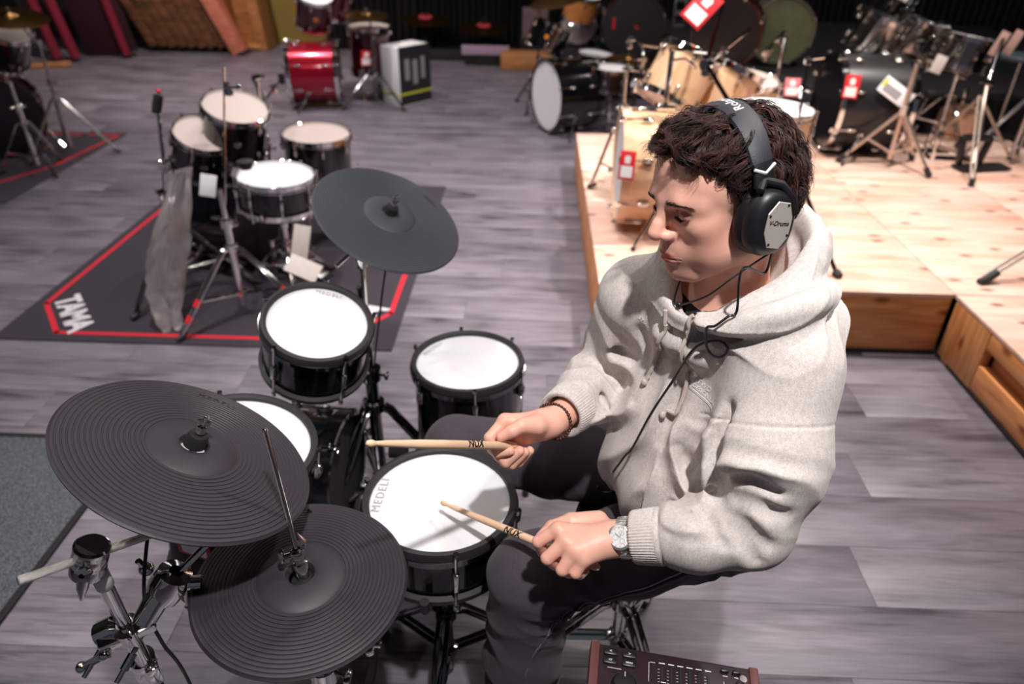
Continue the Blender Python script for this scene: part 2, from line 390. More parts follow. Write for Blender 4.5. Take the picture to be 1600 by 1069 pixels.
# ------------------------------------------------------------------ drum builder (local frame: origin at the batter head centre, +Z out of the batter head)
LUGC={}
def lug_sets(depth, split, tube):
    """(lug mesh, its rods) per lug at one angle: one long lug with two rods, or an upper and a lower lug with a rod each"""
    def rod(z0,z1):
        r=MB().cyl((.012,0,z0),(.012,0,z1),.0034,8); s=1 if z0>-.02 else -1
        r.cyl((.012,0,z0+s*.004),(.012,0,z0-s*.006),.006,6); return r
    top=rod(.014,-.045); bot=rod(-depth-.014,-depth+.045)
    if tube: return [(MB().box((.012,0,-depth/2),(.016,.012,min(.05,depth*.45)),bev=.004),[top,bot])]
    def one(z): return MB().box((.009,0,z),(.018,.016,.042),bev=.005).sphere((.017,0,z),.008,8,(.7,.8,2.0))
    if split: return [(one(-.05),[top]),(one(-depth+.05),[bot])]
    return [(one(-depth/2),[top,bot])]
def place_lugs(root,sets,Rs,nl,m,rods=True,nm='tension_rod'):
    for lb,rl in sets:
        l0=None
        for i in range(nl):
            M=Matrix.Rotation(2*PI*(i+.5)/nl,4,'Z')@Matrix.Translation((Rs,0,0))
            if l0 is None:
                l0=lb.build('lug',m,root); l0.matrix_local=M; r0=[r.build(nm,m,l0) for r in rl] if rods else []
            else:
                l=copy_part(l0,root,M)
                for r in r0: copy_part(r,l)
def drum(name,label,loc,n,dia,depth,shell,head,hoopm,nl=6,spin=0.,bottom=None,lugm=None,split=False,group=None,up=None,cat='drum',badge=None,hoop='flange',rods=True,seg=56):
    R=dia/2; root=thing(name,label,cat,frame(loc,n,spin,up),group)
    Rs=R-.012
    MB().lathe([(Rs,-.004),(Rs,-depth+.004),(Rs-.006,-depth+.004),(Rs-.006,-.004)],seg,closed=True).build('shell',shell,root)
    MB().disc(Rs-.001,-.0005,seg,dome=.0008).build('batter_head',head,root)
    MB().disc(Rs-.001,-depth+.0005,seg,dome=-.0008).build('resonant_head',bottom or CLEARH,root)
    def hp(s):
        if hoop=='flange': return [(Rs+.001,-.020*s),(Rs+.012,-.020*s),(Rs+.012,-.017*s),(Rs+.0035,-.016*s),(Rs+.0035,.009*s),(Rs+.006,.012*s),(Rs+.0045,.013*s),(Rs+.001,.009*s)]
        if hoop=='wood': return [(Rs-.001,-.022*s),(Rs+.011,-.022*s),(Rs+.011,.016*s),(Rs-.001,.016*s)]
    if hoop=='rubber':
        MB().lathe([(Rs-.0075,.0005),(Rs-.0065,.0085),(Rs-.001,.0135),(Rs+.0065,.0115),(Rs+.009,.003),(Rs+.009,-.006),(Rs-.006,-.006)],seg,closed=True).build('rubber_rim',RUBBER,root)
        MB().lathe([(Rs+.002,-.006),(Rs+.012,-.007),(Rs+.0125,-.020),(Rs+.004,-.026),(Rs+.001,-.024)],seg,closed=True).build('hoop',hoopm,root)
        MB().lathe([(Rs+.0,-depth-.006),(Rs+.010,-depth-.006),(Rs+.012,-depth+.008),(Rs+.003,-depth+.014)],seg,closed=True).build('hoop',RUBBER,root)
    else:
        h=MB().lathe(hp(1),seg,closed=True).build('hoop',hoopm,root)
        h2=MB().lathe([(r,-depth-z) for r,z in hp(1)],seg,closed=True).build('hoop',hoopm,root)
    place_lugs(root,lug_sets(depth,split,not split and depth<.2),Rs,nl,lugm or CHROME,rods)
    if badge:
        M=Matrix.Rotation(badge[0],4,'Z')@Matrix.Translation((Rs+.001,0,-depth/2))@Matrix.Rotation(PI/2,4,'Y')
        MB().lathe([(0,.002),(.016,.002),(.018,0)],20).move(M).build('badge',badge[1],root)
    return root
def child_world(root,mb,name,m,**k):
    mb.move(root.matrix_world.inverted()); return mb.build(name,m,root,**k)
def bass_drum(name,label,loc,n,dia,depth,shell,front,batter,hoopm,nl=8,up=(0,0,1),spurs=True,group=None,hoop='wood',lugm=None,rim=None,floor=0.,port=None):
    # origin at the FRONT head centre, +Z out of the front head
    R=dia/2; root=thing(name,label,'drum',frame(loc,n,0,up),group); Rs=R-.014; seg=64
    MB().lathe([(Rs,-.004),(Rs,-depth+.004),(Rs-.007,-depth+.004),(Rs-.007,-.004)],seg,closed=True).build('shell',shell,root)
    MB().disc(Rs-.001,-.001,seg,dome=.001).build('front_head',front,root)
    MB().disc(Rs-.001,-depth+.001,seg,dome=-.001).build('batter_head',batter,root)
    for s,nm in ((1,'front_hoop'),(-1,'batter_hoop')):
        pr=[(Rs-.001,-.03),(Rs+.013,-.03),(Rs+.013,.012),(Rs-.001,.012)]
        pr=[(r,z if s>0 else -depth-z) for r,z in pr]; MB().lathe(pr,seg,closed=True).build(nm,hoopm,root)
        if rim:
            pr=[(Rs+.0135,-.024),(Rs+.0150,-.022),(Rs+.0150,.004),(Rs+.0135,.006)]; pr=[(r,z if s>0 else -depth-z) for r,z in pr]
            MB().lathe(pr,seg,closed=True).build('hoop_inlay',rim,root)
    sets=[]
    for z,z0,z1 in ((-.10,.012,-.09),(-depth+.10,-depth-.012,-depth+.09)):
        if depth<.2: z=-depth/2
        b=MB().box((.010,0,z),(.020,.022,.05),bev=.006).sphere((.019,0,z),.010,8,(.7,.8,2.0)); s=1 if z0>0 else -1
        r=MB().cyl((.017,0,z0),(.017,0,z if depth<.2 else z1),.0035,8).box((.013,0,z0),(.022,.016,.022),bev=.004).box((.017,0,z0+s*.014),(.006,.034,.012),bev=.004)
        sets.append((b,[r]))
    if depth<.2: sets=[(sets[0][0],[sets[0][1][0],sets[1][1][0]])]
    place_lugs(root,sets,Rs,nl,lugm or CHROME,True,'claw_rod')
    if spurs:
        for s in (-1,1):
            a=Matrix.Rotation(PI+s*1.05,4,'Z')@Vector((Rs,0,-.15*depth/.4)); c=Vector((a.x*1.06,a.y*1.06,a.z))
            wm=root.matrix_world; e=wm@c; out=(wm.to_3x3()@Vector((0,s*1.0,0))); foot=Vector(e)+Vector(n).normalized()*.10; foot+=out*(-.10 if (wm@a-Vector(loc)).dot(out)<0 else .10); foot.z=floor+.012
            mb=MB().cyl(wm@(a*.99),e,.018,12).cyl(e,e+(foot-e)*.55,.011,10).cyl(e+(foot-e)*.5,foot,.007,10); child_world(root,mb,'spur',CHROME)
            child_world(root,MB().sphere(foot,.012,8),'rubber_foot',RUBBER)
    return root
# ------------------------------------------------------------------ cymbals
def cymbal(name,label,loc,n,dia,m,bell=.055,bow=.018,bellh=.016,thick=.0012,group=None,rubber=False,up=None):
    root=thing(name,label,'cymbal',frame(loc,n,0,up),group); R=dia/2; pr=[]
    if rubber:
        # dark rubber pad: dished cup hole, smooth bell, stepped concentric grooves
        top=[(.019,-.010),(.022,-.004),(.0245,-.0005),(.030,.0008)]
        for t in np.linspace(0,1,10): top.append((.032+.038*t,.001-.0085*t*t))
        zb=-.0075; r0=.0715; g=rubber; 
        for i in range(g):
            r1=r0+(R-.004-r0)*i/g; r2=r0+(R-.004-r0)*(i+1)/g; zf=lambda r: zb-.004*((r-r0)/(R-r0))-.010*((r-r0)/(R-r0))**2
            w=(r2-r1); top+= [(r1+w*.06,zf(r1)-.0013),(r1+w*.30,zf(r1)-.0013),(r1+w*.42,zf(r1+w*.42)),(r2-.0001,zf(r2))]
        top+=[(R-.003,zb-.0150),(R,zb-.0175),(R-.001,zb-.0205),(R-.012,zb-.020)]
        bot=[(R*.6,zb-.014),(.08,zb-.012),(.03,-.012),(.019,-.012)]
        MB().lathe(top+bot,120,closed=True).build('pad',m,root,sharp=28)
    else:
        top=[(.006,bellh)]+[(bell*t,bellh*(math.cos(t*PI/2)**.8)) for t in (.3,.55,.75,.9,1)]
        for t in np.linspace(.02,1,14): top.append((bell+(R-bell)*t,-bow*t**1.35+ (.0005 if int(t*40)%2 else 0)))
        MB().lathe(top+[(r,z-thick) for r,z in top[::-1]],72,closed=True).build('bronze_plate',m,root,sharp=50)
    return root
def cymbal_top(root,felt=True,m=CHROME):
    M=root.matrix_world
    b=MB().cyl((0,0,-.03),(0,0,.050),.0038,10).lathe([(0,.034),(.008,.034),(.008,.022),(0,.022)],12,closed=False)
    b.box((0,0,.041),(.022,.006,.013),Matrix.Rotation(.5,4,'Z'),.003); b.sphere((0,0,.052),.0048,8)
    b.build('wing_nut',m,root)
    MB().lathe([(.005,.019),(.015,.018),(.017,.012),(.0165,.003),(.018,-.004),(.005,-.008)],28,closed=True).build('felt_washer',FELT,root)
# ------------------------------------------------------------------ stands
def tripod(root,base,top_z,spread,m=CHROME,a0=.3,h=.34,rad=.011,double=True,legs=3,floor=0.,tubes=None,legr=.0075,footm=RUBBER,z_mid=None,angs=None):
    bx,by=base; cw=lambda mb,nm,mm: child_world(root,mb,nm,mm)
    cw(MB().cyl((bx,by,floor+.045),(bx,by,floor+h+.12),rad*1.25,14),'lower_tube',m)
    cw(MB().cyl((bx,by,floor+h+.10),(bx,by,top_z),rad*.85,12),'upper_tube',m)
    cl=MB().lathe([(rad*1.25,-.02),(rad*2.0,-.018),(rad*2.0,.018),(rad*1.0,.022)],16,(bx,by,floor+h+.115)).cyl((bx+rad,by,floor+h+.115),(bx+rad+.028,by-.008,floor+h+.115),.005,8)
    cl.box((bx+rad+.034,by-.01,floor+h+.115),(.012,.03,.014),bev=.004); cw(cl,'height_clamp',m)
    cl=MB().lathe([(rad*1.3,-.018),(rad*2.1,-.015),(rad*2.1,.015),(rad*1.3,.018)],16,(bx,by,floor+h)); cw(cl,'leg_collar',m)
    cl=MB().lathe([(rad*1.3,-.012),(rad*1.9,-.010),(rad*1.9,.010),(rad*1.3,.012)],16,(bx,by,floor+.11)); cw(cl,'brace_collar',m)
    for i in range(legs):
        a=angs[i] if angs else a0+2*PI*i/legs; d=Vector((math.cos(a),math.sin(a),0)); t=Vector((-d.y,d.x,0))
        A=Vector((bx,by,floor+h))+d*rad*2; F_=Vector((bx,by,floor+.016))+d*spread; mb=MB(); o=t*(.011 if double else 0)
        K=A+(F_-A)*.84
        for s in ((-1,1) if double else (0,)): mb.tube([A+o*s,A+d*.02+o*s-Vector((0,0,.008)),K+o*s*.9,K+(F_-K)*.6+o*s*.3,F_],legr if not double else legr*.75,8)
        B=Vector((bx,by,floor+.11))+d*rad*1.5; Q=A+(F_-A)*.60
        for s in ((-1,1) if double else (0,)): mb.tube([B+o*s*.7,Q+o*s*.7],legr*.7,6)
        mb.sphere(Q,.011,8); leg=cw(mb,'leg',m)
        fb=MB().tube([F_-d*.035+Vector((0,0,.012)),F_,F_+d*.018-Vector((0,0,.003))],[.011,.013,.010],10)
        fb.move(root.matrix_world.inverted()); fb.build('rubber_foot',footm,leg)
def boom_arm(root,a,b,m=CHROME,rad=.0065,weight=None,tilt=True):
    a=Vector(a); b=Vector(b); mb=MB().cyl(a,b,rad,12)
    child_world(root,mb,'boom_arm',m)
    d=(b-a).normalized()
    mb=MB()
    if weight is not None: child_world(root,MB().cyl(a-d*.02,a+d*.06,.017,14),'counterweight',weight)
def stand(name,label,base,top_z,spread=.28,m=CHROME,floor=0.,cat='stand',group=None,**k):
    root=thing(name,label,cat,Vector((base[0],base[1],floor)),group); tripod(root,base,top_z,spread,m,floor=floor,**k); return root
def joint(root,p,r=.016,m=CHROME,seed=0,name='tilter'):
    rnd=random.Random(seed); mb=MB(); d=Vector((rnd.uniform(-1,1),rnd.uniform(-1,1),.1)).normalized(); p=Vector(p)
    mb.cyl(p-d*r*1.0,p+d*r*1.0,r*1.15,18).cyl(p+d*r,p+d*r*2.2,r*.4,8).box(p+d*r*2.4,(r*.5,r*2.2,r*.8),d.to_track_quat('X','Z').to_matrix().to_4x4(),r*.2)
    mb.lathe([(r*.6,-r*1.4),(r*.95,-r*1.2),(r*.95,r*.2),(r*.6,r*.4)],14,p-Vector((0,0,r*1.0)))
    child_world(root,mb,name,m)
def hang_tag(name,label,c,n,w,h,paper=None,group=None,printed=True,up=(0,0,1),body=REDTAG,parent=None,thick=.0012):
    root=thing(name,label,'price tag',frame(c,n,0,up),group)   # local x = up
    MB().box((0,0,0),(h,w,thick),bev=.0004).build('card',body,root)
    if printed:
        MB().box((-h*.22,0,thick*.6),(h*.40,w*.74,.0006)).build('price_field',WHITEP,root)
        b=MB().disc(w*.20,thick*.62,20,(h*.24,0,0)); b.box((h*.12,0,thick*.62),(h*.10,w*.34,.0004)); b.build('printed_emblem',WHITEP,root,weld=False)
    return root
def pedal(name,label,base,d,floor=0.,cat='pedal',m=CHROME,plate=CHROME,beater=True):
    d=Vector(d).normalized(); t=Vector((-d.y,d.x,0)); b=Vector((*base,floor)); root=thing(name,label,cat,b); q=d.to_track_quat('X','Z').to_matrix().to_4x4()
    child_world(root,MB().box(b+Vector((0,0,.006)),(.30,.085,.010),q,.003),'base_plate',PLASTIC)
    r=Matrix.Rotation(-.30,4,t)@q
    child_world(root,MB().box(b+Vector((0,0,.05))-d*.01,(.25,.075,.008),r,.003),'footboard',plate)
    mb=MB()
    for s in (-1,1): mb.box(b+d*.135+t*s*.06+Vector((0,0,.095)),(.025,.016,.19),q,.004)
    mb.cyl(b+d*.135+t*.065+Vector((0,0,.18)),b+d*.135-t*.065+Vector((0,0,.18)),.007,10); child_world(root,mb,'tower',m)
    if beater:
        a=b+d*.135+Vector((0,0,.18)); e=a+Vector((0,0,.19))-d*.06
        child_world(root,MB().cyl(a,e,.0045,8),'beater_rod',m); child_world(root,MB().cyl(e-d*.025,e+d*.025,.024,18),'beater',FELT)
    return root

# ------------------------------------------------------------------ electronic kit in front
def ekit_print(root,R,ang,txt='MEDELI',size=.022,m=None):
    p=(R*math.cos(ang),R*math.sin(ang),.0012); t=text_mb(txt,size,.0002,.0,space=1.25).move(Matrix.Translation(p)@Matrix.Rotation(ang-PI/2,4,'Z')); t.build('head_print',m or HEADPRINT,root,weld=False)
# frames here have local x along world +x (up to tilt)
snare=drum('snare_drum','black electronic snare drum with white mesh head under the drumsticks',(-.175,1.114,.611),(.02,0,1),.335,.125,GLOSSB,MESHW,CHROME_DARK,nl=6,hoop='rubber',bottom=EBONY,spin=.30,group=None)
ekit_print(snare,.128,PI-.30-.05,size=.026)
ftom=drum('floor_tom','black electronic floor tom with white mesh head beyond the snare',(-.166,1.681,.59),(0,0,1),.325,.30,GLOSSB,MESHW,CHROME_DARK,nl=6,hoop='rubber',bottom=EBONY,spin=.2,split=True)
ekit_print(ftom,.125,PI-.75,size=.020)
tom1=drum('rack_tom','black electronic rack tom tilted above its tripod stand, white mesh head',(-.518,1.511,.805),(.233,-.246,.941),.28,.145,GLOSSB,MESHW,CHROME_DARK,nl=5,hoop='rubber',bottom=EBONY,spin=-.25)
ekit_print(tom1,.105,PI/2+.2,size=.017)
tom2=drum('rack_tom','black electronic rack tom half hidden beneath the large dark crash pad',(-0.5983,1.1513,0.7145),(.18,-.03,.98),.325,.36,mat('matte_black_wrap',hexc(13,12,14),.55,0,.1,spec=.12),MESHW,CHROME_DARK,nl=6,split=True,hoop='rubber',bottom=EBONY,spin=.6)
# legs of the floor tom
for a in (.5,2.6,4.6):
    d=Vector((math.cos(a),math.sin(a),0)); c=Vector((-.166,1.681,0)); R_=.325/2
    mb=MB().tube([c+d*(R_+.012)+Vector((0,0,.45)),c+d*(R_+.012)+Vector((0,0,.16)),c+d*(R_+.03)+Vector((0,0,.10)),c+d*(R_+.035)+Vector((0,0,.02))],.0055,8)
    mb.box(c+d*(R_-.002)+Vector((0,0,.40)),(.03,.026,.05),Matrix.Rotation(a,4,'Z'),.006); l=child_world(ftom,mb,'leg',CHROME)
    f=MB().cyl(c+d*(R_+.035)+Vector((0,0,.03)),c+d*(R_+.037)+Vector((0,0,.0)),.011,10); f.move(ftom.matrix_world.inverted()); f.build('rubber_foot',RUBBER,l)
# kick: small drum on its own floor bracket, struck side to the right
kick=bass_drum('bass_drum','small black electronic bass drum between the hi-hat pad and snare',(-.66,1.58,.285),(-1,.10,0),.335,.14,GLOSSB,EBONY,FELT,GLOSSB,nl=6,spurs=False)
for s in (-1,1):
    child_world(kick,MB().tube([(-.58,1.58+s*.12,.17),(-.56,1.58+s*.16,.08),(-.52,1.58+s*.19,.012)],.009,10),'spur',CHROME)
child_world(kick,MB().box((-.47,1.57,.012),(.16,.20,.018),None,.004).box((-.525,1.57,.07),(.03,.16,.12),None,.004),'floor_bracket',PLASTIC)
kp=pedal('kick_pedal','chrome kick pedal in front of the small black electronic bass drum',(-.28,1.555),(-1,.0,0),0.)
# pads
CRASHM=mat('dark_rubber_pad',hexc(44,38,46),.52,0,.10,60,.10,1600)
RIDEM=mat('slate_rubber_pad',hexc(56,58,66),.55,0,.08,60,.10,1600)
crash=cymbal('crash_cymbal','largest dark rubber cymbal pad, grooved, on the clamp stand at lower left',(-.537,.891,.938),(.464,.19,.865),.41,CRASHM,rubber=17)
ride=cymbal('ride_cymbal','slate grey rubber cymbal pad tilted above the rack tom',(-.376,1.807,.983),(.411,-.221,.885),.41,RIDEM,rubber=20)
hat=cymbal('hi_hat_cymbal','dark grooved rubber hi-hat pad around the tall chrome rod',(-.368,.805,.737),(.057,-.037,.998),.355,CRASHM,rubber=15)
for c in (crash,ride): cymbal_top(c)
for c,r,a,s in ((crash,.165,1.75,.017),(ride,.165,.9,.014)):
    t=text_mb('MEDELI',s,.0002,space=1.3).move(Matrix.Rotation(a,4,'Z')@Matrix.Translation((r,0,-.0145))@Matrix.Rotation(-PI/2,4,'Z')); t.build('embossed_word',RUBBER,c,weld=False)
# hi-hat stand with rod and clutch
hs=stand('hi_hat_stand','chrome hi-hat stand whose rod rises through the dark pad',(-.36,.80),.715,.26,CHROME,a0=.9,h=.36,rad=.0135,legr=.009)
child_world(hs,MB().cyl((-.36,.80,.70),(-.395,.845,1.005),.0042,12).sphere((-.3952,.8453,1.006),.0046,8),'pull_rod',CHROME)
up=Vector((-.035,.045,.305)).normalized(); b0=Vector((-.36,.80,.70))
def hz(h): return b0+up*h
mb=MB().lathe([(.004,.022),(.0095,.024),(.0105,.034),(.0095,.044),(.0115,.046),(.0115,.058),(.008,.060),(.008,.070),(.0115,.072),(.0130,.078),(.0115,.084),(.006,.088)],24,b0,up)
child_world(hs,mb,'clutch',CHROME)
mb=MB().cyl(hz(.079),hz(.079)+Vector((-.022,-.012,0)),.0045,10).box(hz(.079)+Vector((-.022,-.012,.004)),(.008,.012,.026),None,.003)
mb.tube([hz(.085)+Vector((.010,.002,0)),hz(.10)+Vector((.013,.004,.0)),hz(.115)+Vector((.006,.004,0))],[.004,.005,.0015],8); child_world(hs,mb,'drum_key_screw',CHROME)
child_world(hs,MB().lathe([(.004,.026),(.021,.025),(.023,.018),(.0225,.008),(.004,.004)],28,b0,up,closed=True),'felt_washer',FELT)
mb=MB().lathe([(.013,-.03),(.024,-.028),(.024,.006),(.013,.010)],20,(-.36,.80,.53)).cyl((-.36,.80,.52),(-.285,.815,.525),.008,10).box((-.275,.818,.527),(.016,.034,.018),Matrix.Rotation(.4,4,'Z'),.005).box((-.262,.822,.529),(.02,.012,.012),None,.004); child_world(hs,mb,'memory_lock',CHROME)
hp=pedal('hi_hat_pedal','chrome hi-hat pedal under the dark hi-hat pad',(-.22,.90),(-.75,-.5,0),0.,beater=False)
# snare stand
ss=stand('snare_stand','chrome snare basket stand beneath the electronic snare',(-.175,1.114),.44,.25,CHROME_DARK,a0=2.55,h=.25,rad=.0125,legr=.009)
for i in range(3):
    a=.45+2*PI*i/3; d=Vector((math.cos(a),math.sin(a),0)); c=Vector((-.175,1.114,0))
    mb=MB().tube([c+Vector((0,0,.43)),c+d*.05+Vector((0,0,.435)),c+d*.145+Vector((0,0,.466)),c+d*.176+Vector((0,0,.478)),c+d*.181+Vector((0,0,.505))],[.007,.007,.006,.006,.006],8); arm=child_world(ss,mb,'basket_arm',CHROME_DARK)
    g=MB().tube([c+d*.166+Vector((0,0,.476)),c+d*.181+Vector((0,0,.486)),c+d*.182+Vector((0,0,.512))],.010,8); g.move(ss.matrix_world.inverted()); g.build('rubber_grip',RUBBER,arm)
joint(ss,(-.165,1.09,.40),.017,CHROME,3,'tilter'); joint(ss,(-.14,1.06,.36),.012,CHROME,8,'wing_screw')
# tom and ride stand
ts=stand('cymbal_stand','dark double-braced stand carrying the slate ride pad and rack tom',(-.455,1.72),.80,.36,CHROME_DARK,h=.40,rad=.0155,legr=.011,angs=[-.15,2.1,4.25])
child_world(ts,MB().cyl((-.455,1.72,.62),(-.445,1.715,.90),.0095,14),'boom_tube',CHROME)
joint(ts,(-.448,1.716,.905),.019,CHROME,11); boom_arm(ts,(-.50,1.665,.885),(-.39,1.80,.955),CHROME,.0055); joint(ts,(-.392,1.80,.952),.011,CHROME,4)
mb=MB().tube([(-.455,1.72,.70),(-.49,1.66,.71),(-.53,1.60,.70),(-.545,1.55,.695)],.0075,10).box((-.46,1.70,.70),(.04,.05,.04),None,.008).box((-.535,1.57,.70),(.03,.03,.04),None,.006); child_world(ts,mb,'tom_arm',CHROME)
joint(ts,(-.47,1.69,.745),.014,CHROME,12,'wing_screw')
# left clamp stand: big tube, multi clamp, ratchet head, knurled boom to the crash
LS=thing('cymbal_stand','chrome clamp stand with knurled boom arm at the lower left corner','stand',Vector((-.655,.80,0)))
A=Vector((-.655,.80,.02)); T=Vector((-.598,.672,.90)); 
P0=Vector((-.652,.752,.50))
child_world(LS,MB().cyl((-.655,.80,.05),(-.652,.765,.42),.0165,18),'lower_tube',CHROME)
child_world(LS,MB().cyl((-.652,.765,.36),P0+(T-P0)*.55,.0125,18),'middle_tube',CHROME)
child_world(LS,MB().cyl(P0+(T-P0)*.40,T,.0105,18),'upper_tube',CHROME)
ax=(T-P0).normalized()
mb=MB().lathe([(.0125,-.04),(.021,-.036),(.019,.0),(.023,.012),(.021,.030),(.012,.034)],24,P0+ax*.07,ax); mb.box(P0+ax*.06+Vector((.02,-.012,0)),(.022,.018,.06),ax.to_track_quat('Z','Y').to_matrix().to_4x4(),.005); child_world(LS,mb,'height_clamp',CHROME)
Cc=P0+ax*.20
q=ax.to_track_quat('Z','Y').to_matrix().to_4x4()
mb=MB().box(Cc+Vector((.0,-.004,0)),(.085,.030,.026),q,.007).lathe([(.0105,-.018),(.022,-.017),(.022,.017),(.0105,.018)],20,Cc,ax)
mb.lathe([(.009,-.013),(.021,-.014),(.021,.016),(.009,.018)],16,Cc+Vector((-.026,-.006,.006)),(1,.2,.5))
child_world(LS,mb,'multi_clamp',CHROME)
for k_,o_ in ((0,Vector((-.030,-.018,-.006))),(1,Vector((.022,-.022,-.010)))):
    c=Cc+o_; d=Vector((-.35,-.75,-.55)).normalized(); mb=MB().cyl(c,c+d*.055,.0042,10)
    if k_==0:
        mb.box(c+d*.030,(.050,.011,.013),Matrix.Rotation(.9,4,d)@Matrix.Rotation(.6,4,'Z'),.004)
        for s in(-1,1): mb.sphere(c+d*.030+(Matrix.Rotation(.9,4,d)@Matrix.Rotation(.6,4,'Z')).to_3x3()@Vector((s*.022,0,0)),.010,8)
    else: mb.cyl(c+d*.01,c+d*.035,.007,10)
    child_world(LS,mb,'wing_bolt',CHROME)
Bk=Cc+Vector((.055,.055,.050))
mb=MB().tube([Cc+Vector((.02,.012,.005)),Cc+Vector((.035,.035,.028)),Bk],[.018,.021,.026],16).lathe([(.010,-.03),(.028,-.027),(.032,.0),(.028,.024),(.012,.028)],20,Bk,(.5,.2,.8))
mb.sphere(Bk+Vector((-.030,.0,.032)),.012,8).cyl(Bk+Vector((-.030,0,.03)),Bk+Vector((-.036,-.004,.055)),.005,8); mb.lathe([(.006,-.014),(.012,-.013),(.012,.013),(.006,.014)],16,Bk+Vector((.034,.006,-.004)),(1,.3,-.2))
child_world(LS,mb,'ball_mount',CHROME)
child_world(LS,MB().tube([Bk,Bk+Vector((.055,.045,.045)),Bk+Vector((.068,.060,.06)),Bk+Vector((.070,.066,.12))],.0065,12),'tom_rod',CHROME)
hd=Vector((.35,.10,.93)).normalized()
mb=MB().lathe([(0,-.024),(.0235,-.024),(.0235,-.010),(.0225,-.008),(.0225,-.004),(.0235,-.002),(.0235,.010),(.0225,.012),(.0225,.016),(.0235,.018),(.0235,.026),(.020,.029),(0,.029)],32,T+Vector((0,-.004,.012)),hd); child_world(LS,mb,'ratchet_head',CHROME)
mb=MB().tube([T+Vector((.002,-.024,.010)),T+Vector((-.002,-.032,-.012)),T+Vector((-.008,-.036,-.034))],[.009,.008,.002],10).lathe([(.004,-.012),(.011,-.011),(.011,.011),(.004,.012)],14,T+Vector((.004,-.024,.012)),(.2,-.9,.2)); child_world(LS,mb,'wing_screw',CHROME)
kn=mat('knurled_chrome',(.86,.80,.76),.22,1.,.05,30,.9,1500)
b1=Vector((-.655,.625,.915)); b2=Vector((-.540,.77,.862)); 
bd=(b2-b1).normalized()
child_world(LS,MB().cyl(T+Vector((0,-.004,.018))-bd*.085,T+Vector((0,-.004,.018))+bd*.16,.0062,14),'boom_arm',kn)
e=T+Vector((0,-.004,.018))+bd*.15
child_world(LS,MB().tube([e,e+Vector((.01,.03,-.004)),(-.546,.885,.905),(-.539,.890,.934)],.0055,10),'boom_tip',CHROME)
joint(LS,(-.552,.872,.896),.011,CHROME,21)
child_world(LS,MB().lathe([(.0115,-.02),(.0125,-.018),(.0125,.018),(.0115,.02)],18,T-ax*.045,ax),'clear_sleeve',mat('frosted_sleeve',(.8,.8,.82),.5))
for i in range(3):
    a=.9+2*PI*i/3; d=Vector((math.cos(a),math.sin(a),0)); c=Vector((-.655,.80,0)); K=c+d*.02+Vector((0,0,.36)); F_=c+d*.30+Vector((0,0,.016))
    mb=MB()
    for s in (-1,1):
        t=Vector((-d.y,d.x,0))*.011*s; mb.tube([K+t,K+(F_-K)*.8+t,F_],.006,8)
    mb.tube([c+d*.018+Vector((0,0,.12)),K+(F_-K)*.6],.005,8).sphere(K+(F_-K)*.6,.011,8); l=child_world(LS,mb,'leg',CHROME)
    f=MB().tube([F_-d*.03+Vector((0,0,.012)),F_,F_+d*.018],[.011,.013,.010],10); f.move(LS.matrix_world.inverted()); f.build('rubber_foot',RUBBER,l)
hang_tag('price_tag','red price tag with white label stuck on the tom below the crash pad',(-.6715,1.0075,.570),(-.30,-.95,.03),.085,.075,up=(0,0,1))
# cables of the kit
def cable(name,label,pts,r=.0028,group=None,cat='cable'):
    o=MB().tube(smoothpath(pts,10),r,8).build(name,PLASTIC); return tag(o,label,cat,group)
cable('audio_cable','thin black cable hanging in front of the clamp stand',[(-.575,.85,.918),(-.588,.80,.86),(-.600,.74,.74),(-.595,.735,.64),(-.585,.745,.55),(-.60,.79,.30),(-.62,.90,.02),(-.75,1.05,.008)],.003)
cable('audio_cable','black cable under the hi-hat pad running past the snare stand',[(-.395,.95,.735),(-.33,1.02,.52),(-.31,.985,.30),(-.345,.96,.10),(-.37,.93,.012),(-.55,1.05,.008)],.003)
cable('audio_cable','black cable dropping from the slate ride pad behind the rack tom',[(-.362,1.83,.962),(-.40,1.86,.85),(-.425,1.80,.70),(-.47,1.78,.40),(-.5,1.85,.02),(-.7,1.9,.008)],.003)
cable('audio_cable','black cable curving over the floor below the hi-hat stand',[(-.45,.72,.42),(-.40,.80,.36),(-.44,.86,.25),(-.50,.92,.03),(-.56,1.0,.008)],.0028)
# drum module
MODB=mat('dark_module_case',hexc(50,34,38),.42,.2,.08); MODS=mat('brown_module_side',hexc(104,62,62),.45,0,.08)
mo=thing('drum_module','dark drum module with faders, buttons and knobs at the bottom edge','drum module',frame((.257,.688,.585),(.02,-.10,1.0),0,(1,-.13,0)))
MB().box((0,0,-.02),(.275,.185,.036),bev=.006).build('case',MODB,mo)
MB().box((-.1345,0,-.019),(.016,.188,.040),bev=.003).build('side_panel',MODS,mo); MB().box((.1345,0,-.019),(.016,.188,.040),bev=.003).build('side_panel',MODS,mo)
btn=None
for (x,y,w,h) in ((-.108,.077,.024,.012),(-.076,.077,.024,.012),(-.108,.061,.024,.012),(-.076,.061,.024,.012),(.085,.078,.014,.006),(.105,.078,.014,.006),(-.108,.0,.024,.012),(-.076,-.02,.024,.012)):
    MB().box((x,y,.0005),(w,h,.008),bev=.0025).build('button',PLASTIC,mo)
for x,t in ((-.108,'<'),(-.076,'>')): text_mb(t,.008,.0001).move(Matrix.Translation((x,.077,.0048))).build('button_symbol',WHITEP,mo,weld=False)
for x,t in ((-.108,'KIT'),(-.076,'MENU')): text_mb(t,.0042,.0001,.0001).move(Matrix.Translation((x,.061,.0048))).build('button_word',WHITEP,mo,weld=False)
pr=MB().box((-.10,.0505,-.0018),(.024,.0008,.0006))
